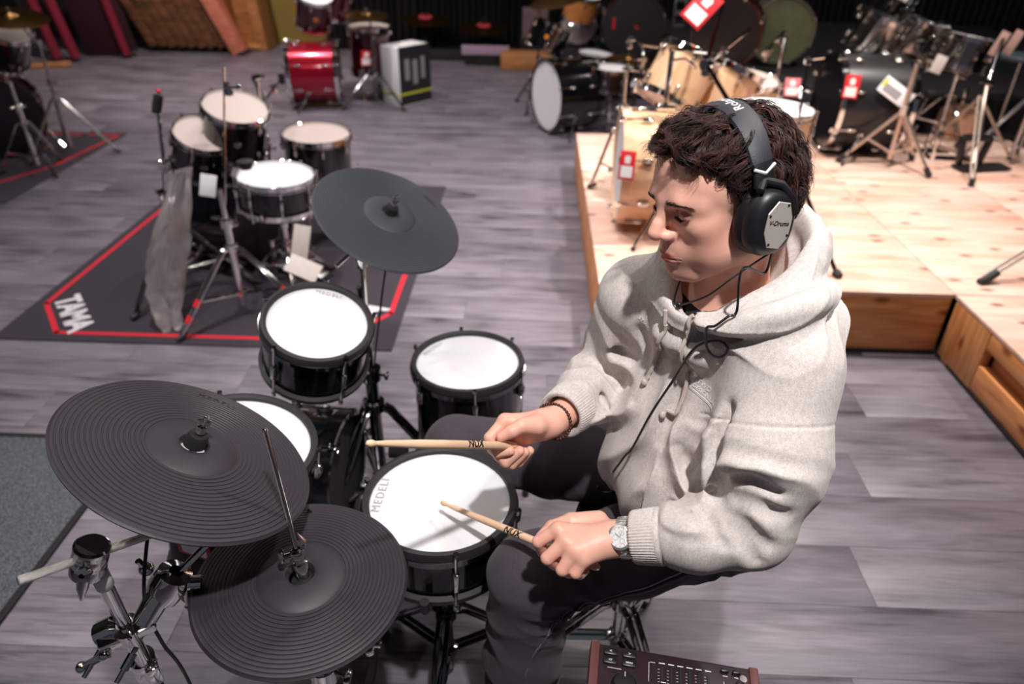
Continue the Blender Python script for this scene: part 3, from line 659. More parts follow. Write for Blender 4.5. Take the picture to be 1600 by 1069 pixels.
for i in range(6):
    x=-.020+.0155*i; MB().box((x,.042,-.0015),(.0035,.052,.002)).build('fader_slot',INK,mo)
    MB().box((x+.001,.030-.002*(i%3),.0035),(.0088,.013,.010),bev=.002).build('fader_cap',PLASTIC,mo)
    MB().box((x+.001,.0345-.002*(i%3),.0088),(.0085,.0012,.0006)).build('fader_mark',WHITEP,mo)
    pr.box((x,.0735,-.0018),(.010,.0016,.0006)).box((x+.002,.012,-.0018),(.010,.0016,.0006))
    for j in range(8): pr.box((x-.0055,.062-.0055*j,-.0018),(.003,.0005,.0006))
pr.box((-.042,.055,-.0018),(.0007,.034,.0006)).box((-.036,.0725,-.0018),(.009,.0007,.0006)).box((.086,.070,-.0018),(.008,.001,.0006)).box((.106,.070,-.0018),(.01,.001,.0006)).box((.083,.045,-.0018),(.0007,.03,.0006))
pr.build('panel_print',WHITEP,mo,weld=False)
for x,y in ((.112,.062),(.118,.044),(.112,.02)):
    MB().lathe([(0,.014),(.006,.014),(.007,.012),(.0078,0),(.0078,-.002)],24,(x,y,0)).build('knob',CHROME,mo)
MB().lathe([(0,.012),(.017,.011),(.0195,.008),(.022,0),(.022,-.002)],36,(-.083,.022,0)).build('data_dial',PLASTIC,mo)
MB().box((-.083,.036,.0118),(.001,.008,.0008)).build('dial_mark',WHITEP,mo)
ms=stand('module_stand','black stand pole holding up the drum module',(.262,.69),.535,.24,CHROME,a0=.5,h=.3)
child_world(ms,MB().box((.262,.69,.536),(.12,.09,.006),None,.002),'mount_plate',PLASTIC)
# throne under the drummer
th=thing('drum_throne','drum throne with chrome tripod legs under the seated drummer','stool',Vector((.25,1.17,0)))
child_world(th,MB().lathe([(0,.53),(.115,.53),(.13,.515),(.132,.49),(.125,.47),(0,.47)],48,(.25,1.17,0)),'seat',mat('black_vinyl',hexc(24,22,25),.45,0,.1,60,.1,300))
tripod(th,(.25,1.17),.475,.22,CHROME,a0=-1.05,h=.24,rad=.0125,legr=.011)
# drumsticks (tapered, acorn tip), local +Z towards the tip
HICK=wood('hickory',hexc(226,186,150),hexc(240,208,176),.4,(10,10,1.0))
def drumstick(label,butt,tip):
    b=Vector(butt); t=Vector(tip); Lg=(t-b).length; root=thing('drumstick',label,'drumstick',frame(b,t-b,0,(0,0,1)),None)
    pr=[(0,0),(.0045,.001),(.0066,.005),(.0072,.012),(.0073,Lg*.55),(.0070,Lg*.70),(.0048,Lg*.90),(.0036,Lg*.945)]
    MB().lathe(pr,24).build('shaft',HICK,root)
    MB().lathe([(.0036,Lg*.945),(.0030,Lg*.952),(.0046,Lg*.965),(.0052,Lg*.978),(.0044,Lg*.992),(.002,Lg*.999),(0,Lg)],20).build('tip',HICK,root)
    return root
def stick_word(root,z0,ang,flip=False,size=.0185):
    t=text_mb('NUX',size,.0001,.0006,shear=.25,fine=4); r=.00745; v=[]
    for (x,y,z) in t.v:
        a=ang+ (y)/r; zz=z0+(x if not flip else -x); v.append(((r+z)*math.cos(a),(r+z)*math.sin(a),zz))
    t.v=v; t.build('printed_word',INK,root,weld=False)

# ------------------------------------------------------------------ implicit-surface modelling (smooth unions meshed by surface nets)
def _n(v): v=np.asarray(v,float); return v/np.linalg.norm(v)
_LAT=np.random.default_rng(5).random((32,32,32)).astype(np.float32)
def vnoise(P):
    i=np.floor(P).astype(int); f=P-i; f=f*f*(3-2*f); i&=31; j=(i+1)&31; out=0
    for a in (0,1):
        for b in (0,1):
            for c in (0,1):
                w=(f[:,0] if a else 1-f[:,0])*(f[:,1] if b else 1-f[:,1])*(f[:,2] if c else 1-f[:,2])
                out=out+w*_LAT[(j if a else i)[:,0],(j if b else i)[:,1],(j if c else i)[:,2]]
    return out*2-1
class Field:
    def __init__(s): s.p=[]; s.post=None; s.pad=.05
    def _add(s,fn,c,r,op,k): s.p.append((fn,np.asarray(c,float),float(r),op,k)); return s
    def rc(s,a,b,ra,rb,k=.01,op='u',flat=None):
        a=np.asarray(a,float); b=np.asarray(b,float); ba=b-a; l2=max(ba.dot(ba),1e-12)
        if flat is None:
            def fn(P):
                h=np.clip((P-a)@ba/l2,0,1); return np.linalg.norm(P-a-h[:,None]*ba,axis=1)-(ra+(rb-ra)*h)
        else:   # flattened cross-section: distances along unit axis flat[0] count flat[1] times
            ax=_n(flat[0]); g=flat[1]
            def fn(P):
                h=np.clip((P-a)@ba/l2,0,1); q=P-a-h[:,None]*ba; q=q+np.outer(q@ax,ax)*(g-1); return np.linalg.norm(q,axis=1)-(ra+(rb-ra)*h)
        return s._add(fn,(a+b)/2,np.sqrt(l2)/2+max(ra,rb),op,k)
    def el(s,c,r,R=None,k=.01,op='u'):
        c=np.asarray(c,float); r=np.asarray(r,float); R=np.eye(3) if R is None else np.asarray(R,float)
        def fn(P):
            q=(P-c)@R; k0=np.linalg.norm(q/r,axis=1); k1=np.linalg.norm(q/(r*r),axis=1)+1e-9; return k0*(k0-1)/k1
        return s._add(fn,c,r.max(),op,k)
    def chain(s,pts,rs,k=.01,op='u',kk=.0):
        pts=[np.asarray(p,float) for p in pts]; A=np.array(pts[:-1]); B=np.array(pts[1:]); BA=B-A; L2=(BA**2).sum(1); rs=np.asarray(rs,float)
        def fn(P):
            d=None
            for i in range(len(A)):
                h=np.clip((P-A[i])@BA[i]/max(L2[i],1e-12),0,1); e=np.linalg.norm(P-A[i]-h[:,None]*BA[i],axis=1)-(rs[i]+(rs[i+1]-rs[i])*h)
                if d is None: d=e
                elif kk>0: t=np.clip(.5+.5*(d-e)/kk,0,1); d=d*(1-t)+e*t-kk*t*(1-t)
                else: d=np.minimum(d,e)
            return d
        c=np.mean(pts,0); r=max(np.linalg.norm(p-c) for p in pts)+max(rs); return s._add(fn,c,r,op,k)
    def fn(s,f,c,r,op='u',k=.01): return s._add(f,c,r,op,k)
    def _ev(s,P,prims):
        d=np.full(len(P),.2)
        for fn,c,r,op,k in prims:
            e=fn(P)
            if op=='u':
                if k>0: h=np.clip(.5+.5*(d-e)/k,0,1); d=d*(1-h)+e*h-k*h*(1-h)
                else: d=np.minimum(d,e)
            elif op=='s':
                if k>0: h=np.clip(.5-.5*(d+e)/k,0,1); d=d*(1-h)-e*h+k*h*(1-h)
                else: d=np.maximum(d,-e)
            elif op=='i':
                if k>0: h=np.clip(.5-.5*(e-d)/k,0,1); d=e*(1-h)+d*h+k*h*(1-h); d=np.maximum(d,np.maximum(d,e-k))
                else: d=np.maximum(d,e)
            elif op=='d': d=d+e
        return d
    def near(s,c,r): return [p for p in s.p if p[3]=='i' or np.linalg.norm(p[1]-c)<r+p[2]+s.pad+p[4]]
    def ev(s,P,cell=.06):
        P=np.asarray(P,float); out=np.empty(len(P)); key=np.floor(P/cell).astype(np.int64); h=(key[:,0]*73856093)^(key[:,1]*19349663)^(key[:,2]*83492791)
        o=np.argsort(h,kind='stable'); hs=h[o]; cut=np.flatnonzero(np.diff(hs))+1; st=np.r_[0,cut]; en=np.r_[cut,len(P)]
        for a,b in zip(st,en):
            ix=o[a:b]; q=P[ix]; lo=q.min(0); hi=q.max(0); c=(lo+hi)/2; out[ix]=s._ev(q,s.near(c,np.linalg.norm(hi-lo)/2))
        return out
    def mesh(s,lo,hi,h,newton=2):
        lo=np.asarray(lo,float); B=12; n=np.ceil((np.asarray(hi)-lo)/h/B).astype(int)*B; nb=n//B
        bi=np.stack(np.meshgrid(*[np.arange(k) for k in nb],indexing='ij'),-1).reshape(-1,3); bc=lo+(bi*B+(B)/2)*h
        dc=np.empty(len(bc))
        # coarse pass
        dc=s.ev(bc,.2); rad=B*h*.9+.004; keep=np.abs(dc)<rad*1.25
        D=np.ones(n+1,np.float32)*.1
        for b in bi[dc<=-rad*1.25]: D[b[0]*B:b[0]*B+B,b[1]*B:b[1]*B+B,b[2]*B:b[2]*B+B]=-.1
        loc=np.stack(np.meshgrid(*[np.arange(B+1)]*3,indexing='ij'),-1).reshape(-1,3)
        for b,c in zip(bi[keep],bc[keep]):
            v=s._ev(lo+(b*B+loc)*h,s.near(c,B*h*.87)); D[b[0]*B:b[0]*B+B+1,b[1]*B:b[1]*B+B+1,b[2]*B:b[2]*B+B+1]=v.reshape(B+1,B+1,B+1)
        I=D<0; a=I[:-1,:-1,:-1].astype(np.int8)
        cnt=sum(I[i:n[0]+i,j:n[1]+j,k:n[2]+k].astype(np.int8) for i in(0,1) for j in (0,1) for k in (0,1))
        act=np.argwhere((cnt>0)&(cnt<8)); idx=-np.ones(tuple(n),np.int32); idx[act[:,0],act[:,1],act[:,2]]=np.arange(len(act))
        cor=np.array([(i,j,k) for i in(0,1) for j in (0,1) for k in (0,1)]); val=np.stack([D[act[:,0]+c[0],act[:,1]+c[1],act[:,2]+c[2]] for c in cor],1)
        acc=np.zeros((len(act),3)); num=np.zeros(len(act))
        for x in range(8):
            for y in range(x+1,8):
                if np.abs(cor[x]-cor[y]).sum()!=1: continue
                m=(val[:,x]<0)!=(val[:,y]<0); t=val[m,x]/(val[m,x]-val[m,y]); acc[m]+=cor[x]+t[:,None]*(cor[y]-cor[x]); num[m]+=1
        V=lo+(act+acc/num[:,None])*h
        Q=[]
        for ax in range(3):
            e=[slice(None)]*3; e2=[slice(None)]*3; e[ax]=slice(0,-1); e2[ax]=slice(1,None); A=I[tuple(e)]; Bq=I[tuple(e2)]
            w=np.argwhere(A!=Bq); o1,o2=(ax+1)%3,(ax+2)%3; ok=(w[:,o1]>0)&(w[:,o2]>0)&(w[:,o1]<n[o1])&(w[:,o2]<n[o2]); w=w[ok]
            ins=A[w[:,0],w[:,1],w[:,2]]
            def at(d1,d2):
                q=w.copy(); q[:,o1]-=d1; q[:,o2]-=d2; return idx[q[:,0],q[:,1],q[:,2]]
            f=np.stack([at(1,1),at(0,1),at(0,0),at(1,0)],1); f[~ins]=f[~ins][:,::-1]; Q.append(f)
        Q=np.concatenate(Q); Q=Q[(Q>=0).all(1)]
        for _ in range(newton): V=s.project(V,h)
        return V,Q
    def grad(s,P,e=.0006):
        T=np.array([(1,-1,-1),(-1,-1,1),(-1,1,-1),(1,1,1)],float); n=len(P)
        d=s.ev(np.concatenate([P+t*e for t in T])).reshape(4,n); g=sum(d[i][:,None]*T[i] for i in range(4))/(4*e); return g,d.mean(0)
    def project(s,V,h):
        g,d=s.grad(V); l=(g**2).sum(1)+1e-6; st=np.clip(d,-h,h)[:,None]*g/np.maximum(l,.25)[:,None]; return V-np.clip(st,-h,h)
def fast_mesh(name,V,Q,m,parent=None,smooth=True):
    me=bpy.data.meshes.new(name); me.vertices.add(len(V)); me.vertices.foreach_set('co',np.asarray(V,np.float32).ravel())
    k=Q.shape[1]; me.loops.add(Q.size); me.loops.foreach_set('vertex_index',Q.astype(np.int32).ravel()); me.polygons.add(len(Q))
    me.polygons.foreach_set('loop_start',np.arange(0,Q.size,k,dtype=np.int32)); me.polygons.foreach_set('loop_total',np.full(len(Q),k,np.int32))
    me.update(calc_edges=True); me.validate(); me.polygons.foreach_set('use_smooth',np.ones(len(me.polygons),bool)); me.materials.append(m)
    return link(name,me,parent)
def refine(V,Q,sel,field,h):
    """split the quads whose corners are all selected in four (their edge neighbours become fans) and settle the new vertices on the surface"""
    fs=sel[Q].all(1); E={}; newv=[]; nv=len(V)
    q=Q[fs]; e=np.sort(np.stack([q,np.roll(q,-1,1)],-1).reshape(-1,2),1); u,inv=np.unique(e,axis=0,return_inverse=True); inv=inv.reshape(-1,4)
    em=(V[u[:,0]]+V[u[:,1]])/2; cm=V[q].mean(1); nm=nv+np.arange(len(u)); nc=nv+len(u)+np.arange(len(q)); V2=np.concatenate([V,em,cm])
    F=[]
    for i in range(4): F.append(np.stack([q[:,i],nm[inv[:,i]],nc,nm[inv[:,(i-1)%4]]],1))
    rest=Q[~fs]; re=np.sort(np.stack([rest,np.roll(rest,-1,1)],-1),-1); key=u[:,0].astype(np.int64)*nv+u[:,1]; rk=re[...,0].astype(np.int64)*nv+re[...,1]
    pos=np.clip(np.searchsorted(key,rk),0,len(key)-1); hit=key[pos]==rk; bad=hit.any(1); tri=[]
    for r,hh,pp in zip(rest[bad],hit[bad],pos[bad]):
        ring=[]
        for i in range(4):
            ring.append(r[i]); 
            if hh[i]: ring.append(nm[pp[i]])
        s0=next(i for i,x in enumerate(ring) if x>=nv); ring=ring[s0:]+ring[:s0]
        for i in range(1,len(ring)-1): tri.append((ring[0],ring[i],ring[i+1],ring[i+1]))
    quads=np.concatenate([rest[~bad]]+F); V2[nv:]=field.project(V2[nv:],h); V2[nv:]=field.project(V2[nv:],h)
    return V2,quads,np.array([t[:3] for t in tri],int).reshape(-1,3)
def mixed_mesh(name,V,Q,T,m,parent):
    me=bpy.data.meshes.new(name); nl=Q.size+T.size; me.vertices.add(len(V)); me.vertices.foreach_set('co',np.asarray(V,np.float32).ravel())
    me.loops.add(nl); me.loops.foreach_set('vertex_index',np.concatenate([Q.ravel(),T.ravel()]).astype(np.int32)); me.polygons.add(len(Q)+len(T))
    me.polygons.foreach_set('loop_start',np.concatenate([np.arange(0,Q.size,4),Q.size+np.arange(0,T.size,3)]).astype(np.int32)); me.polygons.foreach_set('loop_total',np.concatenate([np.full(len(Q),4),np.full(len(T),3)]).astype(np.int32))
    me.update(calc_edges=True); me.validate(); me.polygons.foreach_set('use_smooth',np.ones(len(me.polygons),bool)); me.materials.append(m); return link(name,me,parent)

# ------------------------------------------------------------------ the drummer: pose (metres)
def headrot(y,p,r):
    f=np.array([-np.sin(y)*np.cos(p),-np.cos(y)*np.cos(p),-np.sin(p)]); rt=np.array([-np.cos(y),np.sin(y),0]); u=np.cross(rt,f); r2=rt*np.cos(r)+u*np.sin(r)
    return np.stack([r2,f,np.cross(r2,f)],1)      # columns: right, forward, up
HO=np.array([.279,1.044,1.328]); HR=headrot(1.15,.20,-.10)
def hd(x,y,z): return HO+HR@np.array([x,y,z],float)
fwd=_n((-.77,-.64,0)); lft=_n((.64,-.77,0)); upv=np.array([0,0,1.])
BR=np.stack([-lft,fwd,upv],1)                      # body frame: right, forward, up
NB=np.array([.328,1.060,1.135])
def bd(r,f,u,o=NB): return np.asarray(o)+BR@np.array([r,f,u],float)
SHL=np.array([.398,.928,1.100]); ELL=np.array([.352,.806,.868]); WRL=np.array((0.1629,0.8473,0.8007))
SHR=np.array([.205,1.165,1.085]); ELR=np.array([.195,1.245,.875]); WRR=np.array((0.0480,1.0193,0.9027))
HIPL=np.array([.425,1.060,.625]); HIPR=np.array([.335,1.220,.625]); KNL=np.array([.020,.945,.585]); KNR=np.array([-.165,1.350,.560]); ANL=np.array([.005,.965,.10]); ANR=np.array([-.21,1.42,.12])

body=Field()
# trunk under the clothes
body.rc(bd(0,-.01,-.24),(.36,1.105,.68),.100,.080,.03).rc(SHL,SHR,.05,.05,.05)
body.rc(HIPL,HIPR,.09,.09,.04)
for hp_,kn_,an_ in ((HIPL,KNL,ANL),(HIPR,KNR,ANR)):
    body.rc(hp_,kn_,.072,.048,.03).rc(kn_,an_,.048,.034,.02).rc(an_+np.array([.03,0,-.05]),an_+np.array([-.15,-.01,-.07]),.034,.026,.02)
for sh,el,wr in ((SHL,ELL,WRL),(SHR,ELR,WRR)):
    body.rc(sh,el,.050,.038,.03); m=el+(wr-el)*.3; body.chain([el,m,wr],[.034,.0335,.0262],.02,kk=.02)
# neck
body.rc(hd(0,-.030,-.045),bd(0,-.012,-.03),.056,.062,.02).rc(bd(0,-.015,-.02),SHL,.055,.045,.04).rc(bd(0,-.015,-.02),SHR,.055,.045,.04)
body.rc(hd(-.045,-.02,-.07),bd(0,.045,-.02),.013,.010,.025).rc(hd(.045,-.02,-.07),bd(0,.045,-.02),.013,.010,.025)
body.el(hd(0,.025,-.118),(.013,.012,.016),HR,.02)
# head
body.el(hd(0,-.012,.032),(.0755,.096,.084),HR,.02)
body.el(hd(0,.034,.030),(.065,.054,.064),HR,.03)
body.el(hd(0,.042,-.035),(.056,.046,.072),HR,.025)
for s in (-1,1):
    body.chain([hd(s*.062,-.008,-.030),hd(s*.058,.004,-.068),hd(s*.022,.064,-.101)],[.016,.016,.014],.025,kk=.02)
    body.el(hd(s*.045,.054,-.020),(.020,.026,.022),HR,.02)
    body.el(hd(s*.040,.040,-.060),(.022,.032,.028),HR,.025)
body.el(hd(0,.0775,-.0975),(.021,.0170,.0165),HR,.020)
body.el(hd(0,.0685,-.063),(.033,.0300,.027),HR,.02)
body.chain([hd(-.050,.062,.014),hd(-.030,.080,.0195),hd(0,.085,.016),hd(.030,.080,.0195),hd(.050,.062,.014)],[.009,.0115,.010,.0115,.009],.016,kk=.01)
for s in (-1,1):
    body.el(hd(s*.033,.098,.0015),(.020,.017,.0115),HR,.012,'s')
    body.el(hd(s*.0325,.0705,.0),(.0150,.0150,.0135),HR,.0035)
    # lid crease above the lowered lid
    body.chain([hd(s*.0185,.0815,.0065),hd(s*.030,.0875,.0095),hd(s*.044,.0790,.0055)],[.0011,.0013,.0011],.003,'s')
    body.chain([hd(s*.0175,.0800,-.0045),hd(s*.031,.0845,-.0075),hd(s*.0465,.0735,-.0030)],[.0010,.0012,.0010],.0025,'s')
body.chain([hd(0,.084,.012),hd(0,.0945,-.002),hd(0,.1050,-.015),hd(0,.1115,-.0245)],[.0078,.0076,.0084,.0092],.012,kk=.008)
body.el(hd(0,.1100,-.0272),(.0102,.0104,.0086),HR,.009)
for s in (-1,1):
    body.el(hd(s*.0130,.0965,-.0315),(.0066,.0115,.0074),HR,.008)
    body.el(hd(s*.0070,.1020,-.0385),(.0035,.0060,.0030),HR,.003,'s')
body.chain([hd(0,.1005,-.046),hd(0,.0995,-.055)],[.0022,.0026],.006,'s')
# lips: two upper lobes, full lower lip, parting line
body.chain([hd(-.0245,.0860,-.0690),hd(-.012,.0925,-.0645),hd(0,.0952,-.0640),hd(.012,.0925,-.0645),hd(.0245,.0860,-.0690)],[.0022,.0048,.0046,.0048,.0022],.005,kk=.004)
body.chain([hd(-.0220,.0865,-.0715),hd(-.010,.0925,-.0738),hd(0,.0942,-.0746),hd(.010,.0925,-.0738),hd(.0220,.0865,-.0715)],[.0022,.0054,.0060,.0054,.0022],.005,kk=.004)
body.chain([hd(-.0265,.0870,-.0700),hd(-.011,.0985,-.0694),hd(0,.1005,-.0692),hd(.011,.0985,-.0694),hd(.0265,.0870,-.0700)],[.0009,.0012,.0012,.0012,.0009],.002,'s')
body.el(hd(0,.0985,-.0865),(.016,.006,.005),HR,.008,'s')
for s in (-1,1):
    body.el(hd(s*.074,-.014,-.012),(.009,.018,.030),HR,.006); body.el(hd(s*.081,-.010,-.010),(.005,.010,.018),HR,.005,'s')
# ---- hands: metacarpals, four fingers of three phalanges each and an opposed thumb
def finger(F,pts,rs,k=.0035,root=.008): F.chain(pts,rs,root,kk=k)
LH={'mcp':[(0.0601,0.8467,0.8170),(0.0725,0.8260,0.8116),(0.0859,0.8120,0.8038),(0.1016,0.8034,0.7949)],
    'pip':[(0.0282,0.8394,0.7933),(0.0432,0.8129,0.7841),(0.0674,0.7977,0.7755),(0.0891,0.7936,0.7738)],
    'dip':[(0.0368,0.8461,0.7619),(0.0562,0.8249,0.7573),(0.0805,0.8123,0.7530),(0.0982,0.8078,0.7546)],
    'tip':[(0.0545,0.8554,0.7572),(0.0738,0.8372,0.7536),(0.0950,0.8249,0.7500),(0.1074,0.8183,0.7522)]}
HL=Field(); 
RF=(.0098,.0102,.0098,.0088)
for i in range(4):
    m=np.array(LH['mcp'][i]); c=WRL+(m-WRL)*.25+np.array([0,0,-.002]); body.chain([c,m],[.0165,.0125-.0006*i],.014)
    body.chain([m,LH['pip'][i]],[RF[i]*1.18,RF[i]*1.06],.006); body.chain([LH['pip'][i],LH['dip'][i],LH['tip'][i]],[RF[i]*1.06,RF[i]*.95,RF[i]*.85],.0022,kk=.002)
body.rc(WRL+(np.array(LH['mcp'][1])-WRL)*.2,WRL+(np.array(LH['mcp'][2])-WRL)*.75,.021,.016,.02)
body.rc(WRL,WRL+(np.array(LH['mcp'][1])-WRL)*.35,.0262,.021,.02,flat=(_n((0,.25,1)),1.12))
# heel of the hand and thumb lying along the far side of the stick
TB=np.array((0.1296,0.8799,0.8071)); TM=np.array((0.0830,0.8783,0.8064)); TI=np.array((0.0508,0.8715,0.7967)); TT=np.array((0.0328,0.8596,0.7839))
body.chain([TB,TM],[.016,.0125],.014); body.chain([TM,TI,TT],[.0120,.0105,.0090],.004,kk=.003)
# right hand: thumb on top
RMC=[(-0.0351,1.0000,0.9186),(-0.0373,1.0023,0.8996),(-0.0349,1.0040,0.8794),(-0.0278,1.0047,0.8613)]
for i,(pp,dp,tp) in enumerate((((-0.0606,0.9738,0.9001),(-0.0465,0.9623,0.8771),(-0.0242,0.9617,0.8829)),((-0.0550,0.9739,0.8771),(-0.0318,0.9631,0.8550),(-0.0076,0.9685,0.8779)),((-0.0439,0.9779,0.8565),(-0.0206,0.9693,0.8456),(0.0015,0.9738,0.8709)),((-0.0304,0.9867,0.8436),(-0.0083,0.9792,0.8420),(0.0105,0.9830,0.8664)))):
    m=np.array(RMC[i]); c=WRR+(m-WRR)*.25; body.chain([c,m],[.0175,.0135-.0006*i],.014)
    body.chain([m,pp],[RF[i]*1.18,RF[i]*1.06],.006); body.chain([pp,dp,tp],[RF[i]*1.04,RF[i]*.95,RF[i]*.84],.0022,kk=.002)
body.rc(WRR+(np.array(RMC[1])-WRR)*.2,WRR+(np.array(RMC[2])-WRR)*.75,.021,.017,.02)
TBr=np.array((0.0201,0.9899,0.9190)); TMr=np.array((-0.0055,0.9774,0.9264)); TIr=np.array((-0.0227,0.9668,0.9215)); TTr=np.array((-0.0400,0.9616,0.9137))
body.chain([TBr,TMr],[.0185,.0135],.014); body.chain([TMr,TIr,TTr],[.0125,.0112,.0092],.004,kk=.003)

# ------------------------------------------------------------------ clothing fields
def foldnoise(A,B,freq,amp,seed,r,twist=0.,warp=.35,lo=0.,hi=1.,side=None,pw=1.6):
    """creases running round a limb from A to B, a displacement in metres (negative swells)"""
    A=np.asarray(A,float); B=np.asarray(B,float); L=np.linalg.norm(B-A); d=(B-A)/L; u=_n(np.cross(d,(.3,.5,.8))); w=np.cross(d,u)
    def fn(P):
        q=P-A; t=q@d; x=q@u; y=q@w; a=np.arctan2(y,x); n=vnoise(P*11+seed*7.3)*warp+vnoise(P*27+seed*3.1)*warp*.3
        ph=t*freq+twist*np.sin(a+seed)+n*3.0; s=np.sin(ph); rg=1-np.sqrt(s*s+.012)-.38
        m=np.clip((t/L-lo)/.12,0,1)*np.clip((hi-t/L)/.12,0,1); am=.55+.45*vnoise(P*9+seed)
        if side is not None: am=am*np.clip(.25+.75*(q-np.outer(t,d))@_n(side)/r,0,1.2)
        rr=np.sqrt(x*x+y*y); am=am*np.clip((r*1.9-rr)/(r*.5),0,1)
        return -amp*rg*m*am
    return fn,(A+B)/2,L/2+r*1.9
ho=Field()
# torso, draping forward
ho.el(bd(0,-.015,-.115),(.190,.118,.170),BR,.03).el(bd(0,.010,-.26),(.172,.138,.17),BR,.05).el(bd(0,.020,-.36),(.178,.146,.12),BR,.05)
ho.el((.335,1.095,.695),(.165,.135,.085),BR,.05).el((.395,1.150,.700),(.150,.150,.110),None,.04)
ho.rc(bd(-.05,-.02,-.03),SHR+np.array([.0,.0,-.005]),.062,.066,.05).rc(bd(.05,-.02,-.03),SHL+np.array([0,0,-.005]),.062,.070,.05)
# sleeves: wide, gathered at the elbow, blousing over ribbed cuffs
uL=_n(ELL-SHL); ho.chain([SHL,SHL+(ELL-SHL)*.55,ELL+np.array([.004,.012,.004])],[.078,.090,.066],.035,kk=.03)
fL=_n(WRL-ELL); CL=WRL-fL*.026; ho.chain([ELL+np.array([.004,.012,.004]),ELL+(CL-ELL)*.45,ELL+(CL-ELL)*.74],[.066,.058,.047],.02,kk=.02)
ho.rc(ELL+(CL-ELL)*.72,CL,.0435,.0405,.006)
uR=_n(ELR-SHR); ho.chain([SHR,SHR+(ELR-SHR)*.55,ELR],[.074,.080,.066],.035,kk=.03)
fR=_n(WRR-ELR); CR=WRR-fR*.035; ho.chain([ELR,ELR+(CR-ELR)*.5,ELR+(CR-ELR)*.76],[.066,.060,.050],.03,kk=.02)
ho.rc(ELR+(CR-ELR)*.75,CR,.046,.0425,.006)
# hood: rolled rim round the neck and the sack lying on the back
RIM=[bd(0,.100,.010),bd(-.050,.085,.014),bd(-.095,.045,.050),bd(-.108,-.025,.085),bd(-.078,-.088,.120),bd(0,-.118,.135),bd(.078,-.088,.120),bd(.118,-.03,.090),bd(.095,.045,.050),bd(.050,.085,.014),bd(0,.100,.010)]
RIMS=[np.array(p) for p in smoothpath(RIM,3)]
ho.chain(RIMS,[.021]*len(RIMS),.030,kk=.012)
ho.el(bd(0,-.070,.018),(.130,.098,.082),BR,.03)
ho.el(bd(-.085,-.015,-.010),(.095,.115,.055),BR,.03); ho.el(bd(.085,-.02,-.008),(.090,.105,.055),BR,.03)
ho.el(bd(-.128,-.045,.000),(.050,.075,.040),BR,.02)
# neck opening
ho.rc(bd(0,.012,-.075),bd(0,-.015,.21),.068,.098,.014,'s')
ho.rc(bd(0,.060,.005),bd(0,.085,.06),.030,.050,.014,'s')
ho.rc(bd(-.035,.10,-.045),bd(.035,.10,-.045),.022,.022,.03)
# hood hangs over the back panel: groove under its lower edge
GR=[(0.4518,0.9872,1.1765),(0.4177,0.9499,1.1805),(0.3697,0.9311,1.1710),(0.3260,0.9330,1.1550),(0.2885,0.9443,1.1367),(0.2639,0.9627,1.1294)]
GR=[np.array(p) for p in smoothpath(GR,4)]; ho.chain([g+np.array([0,-.02,.030])*.9 for g in GR],[.010+.013*math.sin(PI*min(1,.15+i/len(GR))) for i in range(len(GR))],.026); ho.chain(GR,[.0125]*len(GR),.008,'s')
# cuts: hem, cuff ends
hn=_n((-.16,-.16,-1)); hp0=np.array([.27,1.07,.665])
ho.fn(lambda P:(P-hp0)@hn,hp0,9,'i',.006)
def endcut(c,d,r):
    def fn(P): q=P-c; t=q@d; return np.where(np.linalg.norm(q,axis=1)<r,t,-1.)
    return fn
ho.fn(endcut(CL,fL,.075),CL,9,'i',.004); ho.fn(endcut(CR,fR,.075),CR,9,'i',.004)
ho.rc(CL-fL*.02,CL+fL*.05,.0335,.0335,.002,'s'); ho.rc(CR-fR*.02,CR+fR*.05,.0355,.0355,.002,'s')
# creases
inL=_n(_n(SHL-ELL)+_n(WRL-ELL))
for a in (foldnoise(SHL+(ELL-SHL)*.45,ELL,38,.014,1,.090,1.8,.55),
          foldnoise(SHL+(ELL-SHL)*.62,ELL+np.array([0,0,-.03]),66,.020,2,.085,1.0,.5,side=inL),
          foldnoise(ELL+np.array([.02,0,0]),ELL+(CL-ELL)*.74,62,.012,3,.062,1.6,.55,side=(-.5,-.3,1.)),
          foldnoise(ELR,ELR+(CR-ELR)*.78,60,.014,4,.062,1.4,.5), foldnoise(SHR,ELR,40,.012,5,.085,1.4,.5)):
    ho.fn(a[0],a[1],a[2],'d')
def torsofold(P):
    q=(P-NB)@BR; n=vnoise(P*6+3.3)*1.3+vnoise(P*14)*.35; ph=q[:,0]*26+q[:,2]*15*np.sign(q[:,0]+.02)+n*1.7; rg=1-np.sqrt(np.sin(ph)**2+.02)-.35
    m=(1-.85*np.exp(-(np.linalg.norm(P-np.array((0.2981,0.9453,1.0295)),axis=1)/.055)**2))*np.clip((-.07-q[:,2])/.08,0,1)*np.clip((q[:,1]+.0)/.06,0,1)*np.clip((.19-np.abs(q[:,0]))/.05,0,1)*np.clip((.185-q[:,1])/.03,0,1); return -.019*rg*m
ho.fn(torsofold,bd(0,.05,-.25),.34,'d')
def hoodfold(P):
    q=(P-NB)@BR; n=vnoise(P*7+1.3); ph=(q[:,2]+.55*q[:,1])*58+n*2.2; m=np.clip((.24-np.linalg.norm(q,axis=1))/.08,0,1)*np.clip((q[:,2]+.05)/.05,0,1); return -.0055*((1-np.abs(np.sin(ph)))**2-.3)*m
ho.fn(hoodfold,bd(0,-.04,.04),.22,'d')
